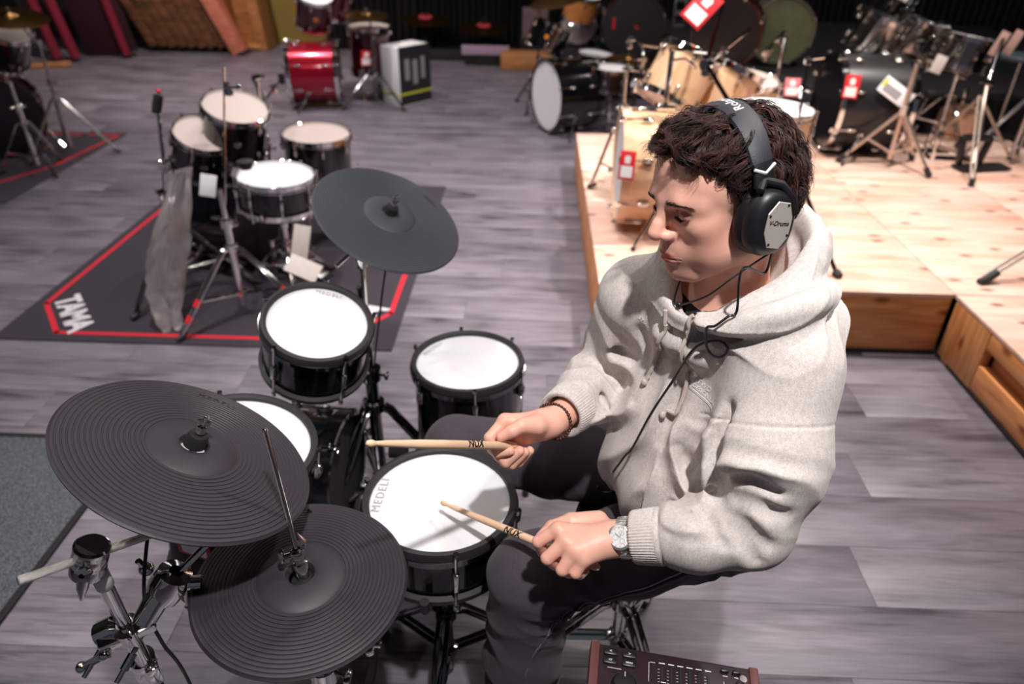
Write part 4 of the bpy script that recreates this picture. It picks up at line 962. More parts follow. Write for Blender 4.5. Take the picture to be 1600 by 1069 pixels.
# deep soft creases: inner elbow, under the arm and across the belly
for pts,r in (([(0.2887,0.8065,0.9197),(0.3165,0.7731,0.9216),(0.3584,0.7526,0.8962)],.012),([(0.2997,0.8182,0.9381),(0.3251,0.7773,0.9566),(0.3798,0.7653,0.9444)],.011),([(0.3006,0.8262,0.9606),(0.3273,0.7899,0.9863),(0.3676,0.7812,0.9801)],.008),([(0.2769,0.8093,0.9056),(0.2867,0.7823,0.8958),(0.3028,0.7657,0.8817)],.006),([(0.3101,0.7765,0.9084),(0.3317,0.7562,0.8936),(0.3498,0.7513,0.8659)],.008),
              ([(0.3135,0.8762,1.0503),(0.2926,0.8579,1.0025),(0.2869,0.8372,0.9693),(0.2978,0.8219,0.9252)],.014),([(0.2575,0.9343,0.9241),(0.2807,0.9177,0.8905),(0.2949,0.8418,0.9195)],.010),([(0.1946,1.0720,1.0636),(0.2020,1.0514,1.0244),(0.1845,1.0303,0.9567)],.011),([(0.2472,0.9817,1.0714),(0.2492,0.9733,1.0008),(0.2295,0.9568,0.9179)],.011),([(0.2190,1.0170,1.0727),(0.2156,1.0080,1.0011),(0.1990,0.9888,0.9329)],.010),([(0.1130,1.1235,0.9221),(0.1366,1.1043,0.9129),(0.1576,1.0820,0.8854)],.005),([(0.1312,1.1568,0.9504),(0.1599,1.1258,0.9428),(0.1910,1.0900,0.9541)],.011),([(0.1525,1.1718,1.0023),(0.1678,1.1309,0.9927),(0.1877,1.0971,0.9942)],.009)):
    q=[np.array(p) for p in smoothpath(pts,4)]; ho.chain(q,[r*(.5+.7*math.sin(PI*i/(len(q)-1))) for i in range(len(q))],.022,'s')
# seams as shallow grooves: dropped shoulder, cuff joins, hem join
def ringpts(c,d,r,n=28,rx=1.):
    u=_n(np.cross(d,(.2,.3,.9))); w=np.cross(d,u); return [c+(u*np.cos(t)*rx+w*np.sin(t))*r for t in np.linspace(0,2*np.pi,n)]
SEAM=SHL+(ELL-SHL)*.40
class _S: pass
def seamfn(c,d,wd=.0022,dep=.0022,rad=.16):
    def fn(P): q=P-c; t=q@d; return np.where(np.linalg.norm(q,axis=1)<rad,dep*np.exp(-(t/wd)**2)-.2*dep*np.exp(-((t-.006)/(wd*1.2))**2),0)
    return fn
SP=[np.array(p) for p in ((0.3054,0.8499,1.0462),(0.3712,0.7912,1.0816),(0.4624,0.8711,1.0361))]; sd=_n(np.cross(SP[1]-SP[0],SP[2]-SP[0])); sd=sd*np.sign(sd@uL); SEAM=SP[0]*.3+SP[1]*.4+SP[2]*.3; ho.fn(seamfn(SEAM,sd,.0018,.0016),SEAM,.15,'d')
ho.fn(seamfn(ELL+(CL-ELL)*.735,fL,.0022,.0025,.075),ELL+(CL-ELL)*.735,.08,'d'); ho.fn(seamfn(ELR+(CR-ELR)*.76,fR,.0022,.0025,.075),ELR+(CR-ELR)*.76,.08,'d')

tr=Field()
tr.el((.385,1.140,.635),(.140,.165,.100),np.eye(3),.03)
tr.chain([HIPL,HIPL+(KNL-HIPL)*.5,KNL],[.096,.086,.078],.03,kk=.03).chain([KNL,KNL+(ANL-KNL)*.5,ANL+np.array([0,0,.03])],[.082,.078,.080],.02,kk=.03)
tr.chain([HIPR,HIPR+(KNR-HIPR)*.5,KNR],[.100,.090,.075],.03,kk=.03).chain([KNR,KNR+(ANR-KNR)*.5,ANR+np.array([0,0,.03])],[.075,.078,.080],.02,kk=.03)
for a in (foldnoise(HIPL,KNL,26,.010,11,.10,2.2,.5),foldnoise(KNL+np.array([.02,0,.05]),ANL,34,.012,12,.085,1.5,.5),foldnoise(HIPR,KNR,26,.010,13,.10,2.2,.5),foldnoise(KNR+np.array([.02,0,.05]),ANR,34,.012,14,.085,1.5,.5),
          foldnoise(HIPL,HIPL+(KNL-HIPL)*.4,62,.009,15,.11,1.2,.4)):
    tr.fn(a[0],a[1],a[2],'d')
def backknee(P): # gathered cloth at the inside of the bent knee
    q=P-(KNL+np.array([.06,-.02,-.05])); return -.014*((1-np.abs(np.sin(q[:,2]*70+q[:,0]*45+vnoise(P*12)*1.5)))**1.5-.3)*np.clip(1-np.linalg.norm(q,axis=1)/.11,0,1)
tr.fn(backknee,KNL+np.array([.06,-.02,-.05]),.11,'d')
tr.fn(lambda P:.09-P[:,2],(0,1,.09),9,'i',.004)

# ------------------------------------------------------------------ materials of the drummer
SKIN=mat('skin',(1,1,1),.46,0,.05,60,.10,420,subs=.30,attr='tone')
m_,nt_,b_=nodes_of('heather_fleece'); N_=nt_.nodes; L_=nt_.links
tc_=N_.new('ShaderNodeTexCoord')
def nz_(sc,det,stretch=(1,1,1)):
    mp=N_.new('ShaderNodeMapping'); mp.inputs['Scale'].default_value=stretch; L_.new(tc_.outputs['Object'],mp.inputs[0]); n=N_.new('ShaderNodeTexNoise'); n.inputs['Scale'].default_value=sc; n.inputs['Detail'].default_value=det; L_.new(mp.outputs[0],n.inputs['Vector']); return n
n1=nz_(900,3,(1,1,.35)); n2=nz_(190,4,(1,1,.4))
r_=N_.new('ShaderNodeValToRGB'); r_.color_ramp.elements[0].position=.34; r_.color_ramp.elements[1].position=.60; r_.color_ramp.elements[0].color=hexc(184,175,170); r_.color_ramp.elements[1].color=hexc(222,215,211)
ad=N_.new('ShaderNodeMix'); ad.data_type='FLOAT'; ad.inputs[0].default_value=.35; L_.new(n1.outputs['Fac'],ad.inputs[2]); L_.new(n2.outputs['Fac'],ad.inputs[3]); L_.new(ad.outputs[0],r_.inputs[0]); L_.new(r_.outputs[0],b_.inputs['Base Color'])
b_.inputs['Roughness'].default_value=.9; b_.inputs['Sheen Weight'].default_value=.12
bp_=N_.new('ShaderNodeBump'); bp_.inputs['Strength'].default_value=.25; bp_.inputs['Distance'].default_value=.0015; L_.new(n1.outputs['Fac'],bp_.inputs['Height']); L_.new(bp_.outputs[0],b_.inputs['Normal'])
FLEECE=m_
JEAN=mat('faded_black_denim',hexc(66,59,67),.85,0,.30,240,.35,900,sheen=.08)
HAIRM,nt_,b_=nodes_of('dark_brown_hair'); b_.inputs['Base Color'].default_value=hexc(46,26,24); b_.inputs['Roughness'].default_value=.5; b_.inputs['Specular IOR Level'].default_value=.45
oi=nt_.nodes.new('ShaderNodeAttribute'); oi.attribute_name='shade'; mm=nt_.nodes.new('ShaderNodeMix'); mm.data_type='RGBA'; mm.inputs[6].default_value=hexc(24,14,14); mm.inputs[7].default_value=hexc(84,48,41); nt_.links.new(oi.outputs['Fac'],mm.inputs[0]); nt_.links.new(mm.outputs[2],b_.inputs['Base Color'])

# ------------------------------------------------------------------ mesh them
V,Q=body.mesh((-.32,.68,-.02),(.60,1.50,1.48),.0028)
hq=(V-HO)@HR
sel=((hq[:,1]>.02)&(hq[:,2]>-.13)&(hq[:,2]<.05)&(np.abs(hq[:,0])<.085)&(np.linalg.norm(V-HO,axis=1)<.18))|(np.linalg.norm(V-np.array(LH['pip'][1]),axis=1)<.085)|(np.linalg.norm(V-np.array(RMC[1]),axis=1)<.075)
V,Q,T=refine(V,Q,sel,body,.0028)
per=thing('person','young man in a grey hooded sweatshirt seated playing the electronic drum kit','person',Vector((.37,1.085,0)))
OFF=np.array([.37,1.085,0])
skin=mixed_mesh('body',V-OFF,Q,T,SKIN,per)
# skin tones: lips, cheeks, nose, knuckles, close-shaved jaw (own colour of the skin)
hq=(V-HO)@HR; base=np.array(hexc(242,186,165)[:3]); C_=np.tile(base,(len(V),1))
def blend(w,col): 
    global C_; C_=C_*(1-w[:,None])+np.array(hexc(*col)[:3])*w[:,None]
g=lambda c,r:np.exp(-(((hq-np.array(c))/np.array(r))**2).sum(1))
hx=np.linalg.norm(V-HO,axis=1)<.2
blend(hx*np.clip(g((-.050,.055,-.035),(.022,.03,.024))+g((.050,.055,-.035),(.022,.03,.024)),0,1)*.40,(206,120,104))
blend(hx*np.clip(g((0,.112,-.034),(.018,.02,.013)),0,1)*.35,(208,120,102))
jaw=np.clip((-.062-hq[:,2])/.02,0,1)*np.clip((hq[:,1]+.02)/.03,0,1)*np.clip((hq[:,2]+.125)/.02,0,1)
must=g((0,.095,-.055),(.024,.02,.006)); blend(hx*np.clip(jaw*.55+must*.25,0,.5),(170,118,102))
lip=np.clip(g((0,.097,-.0640),(.017,.02,.0042))+g((0,.097,-.0755),(.0165,.02,.0055)),0,1)*(np.abs(hq[:,0])<.026)*(hq[:,1]>.075); blend(hx*np.clip(lip*1.5,0,.95),(172,66,66))
eye=np.clip(g((-.032,.085,.002),(.018,.02,.008))+g((.032,.085,.002),(.018,.02,.008)),0,1); blend(hx*eye*.35,(176,110,96))
for p in LH['pip']+RMC+[TIr,TI]+LH['mcp']:
    w=np.exp(-(np.linalg.norm(V-np.array(p),axis=1)/.011)**2); blend(w*.30,(214,126,108))
for p in LH['tip']+[TTr,TT]:
    w=np.exp(-(np.linalg.norm(V-np.array(p),axis=1)/.014)**2); blend(w*.25,(208,112,96))
ca=skin.data.color_attributes.new('tone','FLOAT_COLOR','POINT'); ca.data.foreach_set('color',np.concatenate([C_,np.ones((len(V),1))],1).astype(np.float32).ravel())
V2,Q2=ho.mesh((-.06,.62,.56),(.62,1.45,1.36),.0032); hood=fast_mesh('hoodie',V2-OFF,Q2,FLEECE,per); hood['label']='light grey heather fleece hooded sweatshirt'
V3,Q3=tr.mesh((-.34,.72,.05),(.58,1.52,.76),.0045); jeans=fast_mesh('trousers',V3-OFF,Q3,JEAN,per)
def pm_(mb,name,m,parent=per,**k):
    mb.v=[tuple(np.array(p)-OFF) for p in mb.v]; return mb.build(name,m,parent,**k)
class Snap:
    def __init__(s,V,Q): s.t=BVHTree.FromPolygons([Vector(v) for v in V],[tuple(q) for q in Q.tolist()])
    def near(s,p,off=.0):
        l,n,i,d=s.t.find_nearest(Vector(p)); return l+n*off
    def ray(s,o,d): return s.t.ray_cast(Vector(o),Vector(d))
HS=Snap(V2,Q2); JS=Snap(V3,Q3); BS=Snap(V[::1],Q)
# ribbed cuffs
for c_,d__,r0,r1,L__ in ((CL,fL,.0425,.0450,.052),(CR,fR,.0445,.0470,.050)):
    d_v=Vector(d__); nr_=58; prof=[(r0*.86,.0015),(r0*.97,.003),(r0+.0006,-.001),(r0+.0016,-.012),(r1+.0016,-L__*.75),(r1-.002,-L__)]
    mbv=MB(); v=[];f=[]; q=Vector((0,0,1)).rotation_difference(d_v); nn_=nr_*4; kk_=len(prof)
    for j in range(nn_):
        a=2*PI*j/nn_; rb_=.0009*math.cos(a*nr_)
        for (r,z) in prof: v.append(q@Vector(((r+rb_)*math.cos(a),(r+rb_)*math.sin(a),z))+Vector(c_))
    for j in range(nn_):
        j2=(j+1)%nn_
        for i in range(kk_-1): f.append((j*kk_+i,j2*kk_+i,j2*kk_+i+1,j*kk_+i+1))
    pm_(mbv.add(v,f),'ribbed_cuff',FLEECE,sharp=180)
# black tee at the neck
tf=Field(); tf.rc(bd(0,.008,-.03),bd(0,.006,.03),.080,.0745,.01); tf.rc(bd(0,-.004,.01),bd(0,-.004,.12),.066,.066,.006,'s'); tf.fn(lambda P:(P-bd(0,.06,.008))@_n(BR@np.array([0,.35,1.])),bd(0,0,0),9,'i',.003)
V4,Q4=tf.mesh(bd(0,0,-.08)-.13,bd(0,0,-.08)+.13,.004); fast_mesh('t_shirt',V4-OFF,Q4,mat('black_cotton',hexc(20,20,23),.85),per)
# shoes
for an_ in (ANL,ANR):
    sf=Field(); sf.el(an_+np.array([.02,0,-.045]),(.055,.042,.055),None,.02).el(an_+np.array([-.10,-.008,-.065]),(.085,.045,.034),None,.04); sf.fn(lambda P:.004-P[:,2],(0,1,0),9,'i',.004)
    a,b=sf.mesh(an_-np.array([.22,.08,.12]),an_+np.array([.1,.08,.05]),.004); fast_mesh('shoe',a-OFF,b,RUBBER,per)
# outer leg seam and stitching
def on(surf,pts,off,n=10): return [tuple(surf.near(p,off)) for p in smoothpath(pts,n)]
side=np.array([0,-1,-.25])
sp_=[(0.3216,0.9392,0.6194),(0.2740,0.9212,0.6113),(0.2257,0.9035,0.5942),(0.1658,0.8855,0.5771),(0.1071,0.8742,0.5516),(0.0633,0.8779,0.5119),(0.0359,0.8764,0.4536),(0.0157,0.8602,0.3711)]
THREAD=mat('grey_thread',hexc(150,140,148),.8)
pm_(MB().tube(on(JS,sp_,.0005),.0030,6),'side_seam',JEAN); pm_(MB().tube(on(JS,[tuple(np.array(p)+np.array([0,.004,.008])) for p in sp_],.0008),.0014,5),'stitching',THREAD); pm_(MB().tube(on(JS,[tuple(np.array(p)+np.array([0,-.002,-.006])) for p in sp_],.0008),.0014,5),'stitching',THREAD)
# drawstrings with knotted ends
LACE=mat('grey_cord',hexc(196,184,176),.9,0,.1,300)
for pts,nm in (([(0.2233,1.0048,1.1477),(0.2160,0.9981,1.1087),(0.2065,1.0138,1.0490),(0.1984,1.0219,1.0148),(0.1916,1.0224,0.9968)],0),([(0.2520,0.9677,1.1626),(0.2510,0.9725,1.1135),(0.2521,0.9699,1.0293),(0.2433,0.9671,0.9814),(0.2340,0.9669,0.9624)],1)):
    P=on(HS,pts,.0042,8); d=pm_(MB().tube(P,.0036,8),'drawstring',LACE); 
    e=MB().sphere(P[-1],.0058,8,(1,1,1.3)); e.v=[tuple(np.array(p)-OFF) for p in e.v]; e.build('knot',LACE,d)
# kangaroo pocket edge
pk_=[(0.2337,1.0740,0.7400),(0.2448,1.0635,0.7300),(0.2546,1.0543,0.7000),(0.3067,1.0406,0.6900)]
# printed words on the chest
PRT=mat('white_chest_print',(.92,.92,.92),.8)
def print_on(surf,mb,c,right,up,name,m,off=.0008,parent=per):
    n=_n(np.cross(right,up)); v=[]
    for (x,y,z) in mb.v:
        p=np.asarray(c)+np.asarray(right)*x+np.asarray(up)*y; l,nn,i,d=surf.ray(p+n*.08,-n)
        v.append(tuple((np.array(l)+np.array(nn)*(off+z)) if l is not None else p))
    mb.v=v; return pm_(mb,name,m,parent,weld=False)
cpos=np.array(HS.near((0.2961,0.9441,1.0277))); nn=fwd*.85+lft*.2+upv*.35; rt_=_n(np.array((0.2937,0.9156,1.0197))-np.array((0.2700,0.9413,1.0623))); rt_=_n(rt_-_n(nn)*(rt_@_n(nn))); upd=_n(np.cross(_n(nn),rt_))
if upd[2]<0: upd=-upd

# chest print: small emblem, two short lines of lettering and a fine underline
right=_n(np.array([-.25,-.62,-.75])*np.array([1,1,1])); nrm=_n(np.array([-.62,-.70,.34])); right=_n(lft-upv*.22); right=_n(right-nrm*(right@nrm)); upd=_n(np.cross(nrm,right))
print_on(HS,text_mb('STWD',.0120,.00005,.0002,fine=3),cpos+upd*.008-right*.018,right,upd,'chest_print',PRT)
print_on(HS,text_mb('DESIGN LAB',.0098,.00005,.0002,fine=3),cpos-upd*.0035-right*.006,right,upd,'chest_print',PRT)
mb=MB()
for k in range(24): mb.box((-.036+.0023*k,-.0105,0),(.0026,.0012,.0003)).box((-.035+.0023*k,-.0128,0),(.0026,.0009,.0003))
print_on(HS,mb,cpos,right,upd,'chest_print',PRT)
mb=MB().lathe([(0,0),(.0055,0),(.0055,.0002),(0,.0002)],16,(-.038,.014,0)).box((-.040,.004,0),(.012,.010,.0003)); print_on(HS,mb,cpos,right,upd,'chest_print',PRT)
c2=np.array(HS.near((0.1898,1.0587,1.0842))); print_on(HS,text_mb('STWD',.0105,.00005,.0003,fine=3),c2,_n(lft*.8-upv*.55),_n(lft*.55+upv*.8),'chest_print',PRT)
# eyebrows, lashes
BROW=mat('brow_hair',hexc(72,44,38),.7)
rb=random.Random(3)
def hair_tubes(strands,n=4):
    mb=MB()
    for pts,r in strands:
        k=len(pts); mb.tube(pts,[r*(1-.75*(i/(k-1))**1.5) for i in range(k)],n,cap=False)
    return mb
for s in (-1,1):
    st_=[]
    for i in range(130):
        t=rb.random(); x=s*(.014+.038*t); z=.0185+.0050*math.sin(t*2.4)-.005*t+rb.gauss(0,.0021)*(1-.7*t); y=.10-.022*t
        l,nn_,i_,d=BS.ray(hd(x,y+.03,z),HR@np.array([0,-1.,0])); 
        if l is None: continue
        l=np.array(l); nn_=np.array(nn_); dr=_n(HR@np.array([s*(.75+.2*t),.0,.55-.9*t])); dr=_n(dr-nn_*(dr@nn_)*.9)
        L_b=.0075; st_.append(([l,l+dr*L_b*.5+nn_*.0008,l+dr*L_b+nn_*.0004],.00034))
    pm_(hair_tubes(st_,3),'eyebrow',BROW,weld=False)
    st_=[]
    for i in range(46):
        t=i/45; x=s*(.018+.028*t); z=-.0030-.0042*math.sin(t*PI)*.9+.0005; l,nn_,i_,d=BS.ray(hd(x,.13,z),HR@np.array([0,-1.,0])); l=np.array(l); nn_=np.array(nn_)
        dr=_n(HR@np.array([s*(.1+.35*t),.8,-.55])); st_.append(([l-nn_*.0002,l+dr*.003,l+dr*.006+HR@np.array([0,0,.0006])],.00038))
    pm_(hair_tubes(st_,3),'eyelashes',BROW,weld=False)
# ------------------------------------------------------------------ hair: a fitted cap and many wavy locks
cap=Field(); cap.el(hd(0,-.016,.034),(.0805,.100,.087),HR,.0); cap.el(hd(0,-.055,.0),(.075,.062,.072),HR,.02); cap.el(hd(0,.040,.078),(.056,.045,.036),HR,.02)
def hairline(P):
    q=(P-HO)@HR; x=np.abs(q[:,0]); front=.079-.25*np.maximum(x-.03,0)*3
    a=.070-(q[:,2]-0)*0  # forehead edge height falls towards the temples
    zl=np.where(q[:,1]>.035,.093-np.clip(x-.028,0,1)*.85,np.where(q[:,1]>-.006,.048-(.035-q[:,1])*1.6,-.055)); 
    return np.where(True,(zl-q[:,2])*.8,0)
cap.fn(hairline,HO,9,'i',.008)
def capn(P): return -.004*vnoise(P*45)-.003*vnoise(P*90)
cap.fn(capn,HO,.2,'d')
Vc,Qc=cap.mesh(HO-.15,HO+.16,.004)
hair=fast_mesh('hair',Vc-OFF,Qc,HAIRM,per)
CS=Snap(Vc,Qc); q=(Vc-HO)@HR
g_,_d=cap.grad(Vc); Ng=g_/np.maximum(np.linalg.norm(g_,axis=1),1e-6)[:,None]
rr=np.random.default_rng(11); locks=[]; shades=[]; radii=[]
cand=[i for i in rr.permutation(len(Vc)) if (Ng[i]@(Vc[i]-HO))>0]
def flow(qh):
    x,y,z=qh; v=np.array([.35*np.sign(x)*min(1,abs(x)/.05),.55,-.25])
    if y<-.03: v=np.array([.25*np.sign(x),-.35,-.9])
    elif z<.06 and y<.05: v=np.array([.05*np.sign(x),-.25,-.95])
    if y>.03 and z>.05: v=np.array([.55*np.sign(x+.02)*min(1,abs(x)/.03),.85,-.30])
    return HR@_n(v)
for i in cand[:850]:
    p=Vc[i]; n=Ng[i]; qh=q[i]
    if qh[2]<-.06: continue
    fr=qh[1]>.035 and qh[2]>.055
    L_h=rr.uniform(.050,.085) if not fr else rr.uniform(.050,.080)
    if qh[1]<.04 and qh[2]<.02: L_h*=.6
    f=flow(qh); f=_n(f-n*(f@n)+rr.normal(size=3)*.22); b=np.cross(n,f); k=12; pts=[]; ph=rr.uniform(0,6.28); w=rr.uniform(.7,1.25); amp=rr.uniform(.0055,.0115)*(1.3 if fr else 1); turns=rr.uniform(.7,1.5)
    c=p-n*.003; d=f.copy()
    for j in range(k):
        t=j/(k-1); lift=.006*math.sin(t*PI*.8)*w+rr.uniform(0,.0007); a=ph+turns*2*PI*t
        s_=c+n*lift+(b*math.cos(a)+n*(.35+math.sin(a)*.75))*amp*(.3+.9*t); pts.append(s_)
        c=c+d*(L_h/(k-1)); 
        l,nn_,_i,_dd=CS.t.find_nearest(Vector(c)); nn_=np.array(nn_)
        if not (fr and t>.6): c=np.array(l)+nn_*.0015; d=_n(d-nn_*(d@nn_)*.9)
        else: d=_n(d+HR@np.array([0,.06,-.06]))
    R_=rr.uniform(.0006,.0010); ls_=rr.random()**1.3
    # each lock is a bundle of finer strands that part towards the tip
    for m_k in range(13):
        o1=rr.normal(size=3)*.0019; o2=rr.normal(size=3)*.0036
        locks.append(np.array([pts[j]+o1+(o2-o1)*(j/(k-1))**1.4 for j in range(k)])); shades.append(np.clip(ls_+rr.normal()*.15,0,1)); radii.append(R_*.55)
A_=np.array(locks)-OFF; rad=np.array(radii); Sn,K_,_=A_.shape; t_=np.gradient(A_,axis=1); t_/=np.linalg.norm(t_,axis=2,keepdims=True)+1e-9
u_=np.cross(t_,np.array([.31,.52,.79])); u_/=np.linalg.norm(u_,axis=2,keepdims=True)+1e-9; w_=np.cross(t_,u_); nr=4
tt=np.linspace(0,1,K_); pf=(.75+.5*np.sin(PI*np.minimum(1,tt*1.2)))*(1-.8*tt**2.2); R2=rad[:,None]*pf[None,:]
an=np.arange(nr)*2*PI/nr; VV=A_[:,:,None,:]+R2[:,:,None,None]*(u_[:,:,None,:]*np.cos(an)[None,None,:,None]+w_[:,:,None,:]*np.sin(an)[None,None,:,None])
ii=np.arange(Sn)[:,None,None]*K_*nr+np.arange(K_-1)[None,:,None]*nr; jj=np.arange(nr)[None,None,:]; j2=(jj+1)%nr
FF=np.stack([ii+jj,ii+j2,ii+nr+j2,ii+nr+jj],-1).reshape(-1,4)
lk=fast_mesh('curls',VV.reshape(-1,3),FF,HAIRM,hair); tag(lk,kind='stuff')
at=lk.data.attributes.new('shade','FLOAT','POINT'); at.data.foreach_set('value',np.repeat(np.array(shades),K_*nr).astype(np.float32))
# ------------------------------------------------------------------ headphones
HPB=mat('headphone_black',hexc(26,26,29),.42,0,.08); HPL=mat('headband_leatherette',hexc(44,46,52),.5,0,.1,60,.25,700); HPS=mat('brushed_silver_plate',hexc(206,200,192),.34,.35,.05,60)
hph=thing('headphones','black over ear headphones with silver side plate on the young man','headphones',Vector(tuple(HO)))
def hw(mb,name,m,parent=hph,local=True,**k):
    if local: mb.v=[tuple(hd(*p)-HO) for p in mb.v]
    else: mb.v=[tuple(np.array(p)-HO) for p in mb.v]
    return mb.build(name,m,parent,**k)
def arc(t,rx,rz,y0=-.004,z0=.018): a=t; return np.array([rx*math.sin(a),y0-.018*math.cos(a),z0+rz*math.cos(a)])
def band(rx,rz,t0,t1,wd,th,n=40,edge=.5,z0=.018):
    mb=MB(); v=[];f=[]; prof=[(-1,0),(-.92,.55),(-.6,.9),(0,1),(.6,.9),(.92,.55),(1,0),(.8,-.35),(0,-.5),(-.8,-.35)]; k=len(prof)
    for i in range(n+1):
        t=t0+(t1-t0)*i/n; c=arc(t,rx,rz,z0=z0); nn=_n(np.array([math.sin(t)/rx,0,math.cos(t)/rz])); s=min(1,edge+(1-edge)*math.sin(PI*i/n)**.5)
        for (a,b) in prof: v.append(c+np.array([0,1,0])*a*wd*s+nn*b*th)
    for i in range(n):
        for j in range(k): f.append((i*k+j,i*k+(j+1)%k,(i+1)*k+(j+1)%k,(i+1)*k+j))
    f.append(tuple(range(k))); f.append(tuple(n*k+j for j in reversed(range(k)))); mb.add(v,f); return mb
RX,RZ=.098,.107
hw(band(RX,RZ,-1.20,1.20,.021,.0075,edge=.72),'headband',HPL)
for s in (-1,1):
    # white chevron and slim yoke
    mb=band(RX+.0025,RZ+.0025,s*1.14,s*1.42,.016,.0055,10,edge=1.); hw(mb,'headband_end',HPB)
    ch=MB()
    for t_ in (-1,1):
        P=[]
        for k in range(6):
            a=s*(1.22-.085*abs(1-k/5.)*1.0)if False else s*(1.20+.075*(1-k/5)); c=arc(a,RX+.0075,RZ+.0075); P.append(c+np.array([0,t_*.0165*(k/5),0]))
        ch.tube(P,.0022,6)
    hw(ch,'chevron',mat('white_plastic',(.82,.82,.84),.4))
    yk=[arc(s*1.40,RX+.003,RZ+.003)+np.array([0,0,0])]; 
    hw(MB().tube([arc(s*1.36,RX+.002,RZ+.002),np.array([s*.108,-.030,.030]),np.array([s*.113,-.042,.008]),np.array([s*.112,-.046,-.016])],[.007,.006,.006,.007],10),'yoke',HPB)
    hw(MB().tube([arc(s*1.36,RX+.002,RZ+.002),np.array([s*.108,.006,.032])],[.007,.006],10),'yoke',HPB)
    # cup: oval pad, shell and plate, local frame x out of the head
    def oval(x,ry,rz,n=36,cy=-.012,cz=-.020,tl=.28):
        out=[]
        for j in range(n):
            a=2*PI*j/n; yy=ry*math.copysign(abs(math.cos(a))**.85,math.cos(a)); zz=rz*math.copysign(abs(math.sin(a))**.85,math.sin(a)); out.append((s*x,cy+yy*math.cos(tl)+zz*math.sin(tl)*-1,cz+yy*math.sin(tl)+zz*math.cos(tl)))
        return out
    def loft(rings,cap0=True,cap1=True):
        mb=MB(); n=len(rings[0]); v=[p for r in rings for p in r]; f=[]
        for i in range(len(rings)-1):
            for j in range(n): f.append((i*n+j,i*n+(j+1)%n,(i+1)*n+(j+1)%n,(i+1)*n+j))
        if cap0: f.append(tuple(range(n)))
        if cap1: f.append(tuple((len(rings)-1)*n+j for j in range(n)))
        return mb.add(v,f)
    hw(loft([oval(.0745,.034,.043),oval(.0745,.039,.049),oval(.080,.0425,.0525),oval(.088,.0415,.0515),oval(.092,.038,.048)]),'ear_pad',FELT if False else mat('ear_pad_leather',hexc(20,20,23),.45,0,.1,60,.2,300))
    hw(loft([oval(.0905,.036,.046),oval(.094,.0395,.0495),oval(.104,.0390,.0490),oval(.112,.0345,.0445),oval(.1165,.029,.039),oval(.118,.022,.032)]),'cup_shell',HPB)
    pl=[(-.013,.031),(.007,.034),(.021,.017),(.022,-.010),(.013,-.031),(-.008,-.034),(-.0205,-.018),(-.0215,.010)]; tl=.28
    def plr(x,k): return [(s*x,-.014+(y*k)*math.cos(tl)-(z*k)*math.sin(tl),-.022+(y*k)*math.sin(tl)+(z*k)*math.cos(tl)) for y,z in pl]
    plate=hw(loft([plr(.1150,1.0),plr(.1185,1.0),plr(.1193,.97)]),'side_plate',HPS,sharp=20)
    sc_=None
    for (y,z) in ((-.010,.0285),(.0175,.014),(.0115,-.0265),(-.0175,-.0145)):
        y2=-.014+y*math.cos(tl)-z*math.sin(tl); z2=-.022+y*math.sin(tl)+z*math.cos(tl)
        mb=MB().lathe([(0,.0012),(.0017,.001),(.0019,0)],10,(s*.1192,y2,z2),(s,0,0)); mb.v=[tuple(hd(*p)-HO) for p in mb.v]; mb.build('screw',INK,plate)
    if s<0:
        t=text_mb('V-Drums',.0092,.0001,.0002,shear=.25); t.v=[(s*(.1197+z),-.014-(x*math.cos(-.35)-y*math.sin(-.35))*-1*-1*1.0,-.019+(x*math.sin(-.35)+y*math.cos(-.35))) for x,y,z in t.v]
        # the word reads from the face side to the back
        t.v=[(a,-.014*2-b if False else b,c) for a,b,c in t.v]; t.v=[tuple(hd(*p)-HO) for p in t.v]; t.build('printed_word',INK,plate,weld=False)
wd_=text_mb('Roland',.0200,.0001,.0004,space=1.05,fine=2); v=[]
for x,y,z in wd_.v:
    a=-(.02+x/.115)*1.0+.0; c=arc(-(-.12+(-x)/.112)*-1 if False else (-.10+x/.112),RX+.0076,RZ+.0076); v.append(tuple(c+np.array([0,y,0])+_n(np.array([c[0],0,c[2]-.018]))*z))
wd_.v=v; hw(wd_,'printed_word',mat('light_grey_ink',hexc(200,200,204),.5),weld=False)
# earphone leads joining in one cord that runs down the chest
lp=[hd(-.094,-.022,-.072),hd(-.090,-.010,-.105)]
jn=np.array(HS.near((0.2344,0.9975,1.1545),.008))
def surf(p,off): return np.array(HS.near(p,off))
main=[lp[0],lp[1],np.array((0.2967,0.9149,1.2657)),surf((0.2790,0.9171,1.2318),.010),surf((0.2678,0.9056,1.2138),.010),surf((0.2601,0.9021,1.1894),.010),surf((0.2626,0.9182,1.1583),.009),np.array((0.2730,0.9358,1.1254)),np.array((0.2848,0.9335,1.1099)),np.array((0.2959,0.9244,1.1138)),np.array((0.3003,0.9184,1.1304)),np.array((0.2908,0.9224,1.1411)),np.array((0.2766,0.9327,1.1355)),np.array((0.2632,0.9490,1.1168)),surf((0.2447,0.9480,1.0931),.005),surf((0.2309,0.9593,1.0359),.005),surf((0.2084,0.9631,0.9670),.005),surf((0.1853,0.9728,0.8885),.005)]
main+=[np.array((0.1779,0.9722,0.8726)),np.array((0.1683,0.9760,0.8468)),np.array((0.1690,1.0330,0.7773)),np.array(JS.near((0.1783,1.1545,0.6502),.004)),np.array(JS.near((0.1565,1.1542,0.6126),.004)),np.array(JS.near((0.1833,1.1427,0.6118),.004)),np.array(JS.near((0.2267,1.1421,0.6566),.004))]
o=MB().tube(smoothpath([tuple(p-HO) for p in main],9),.0020,8).build('cord',PLASTIC,hph)
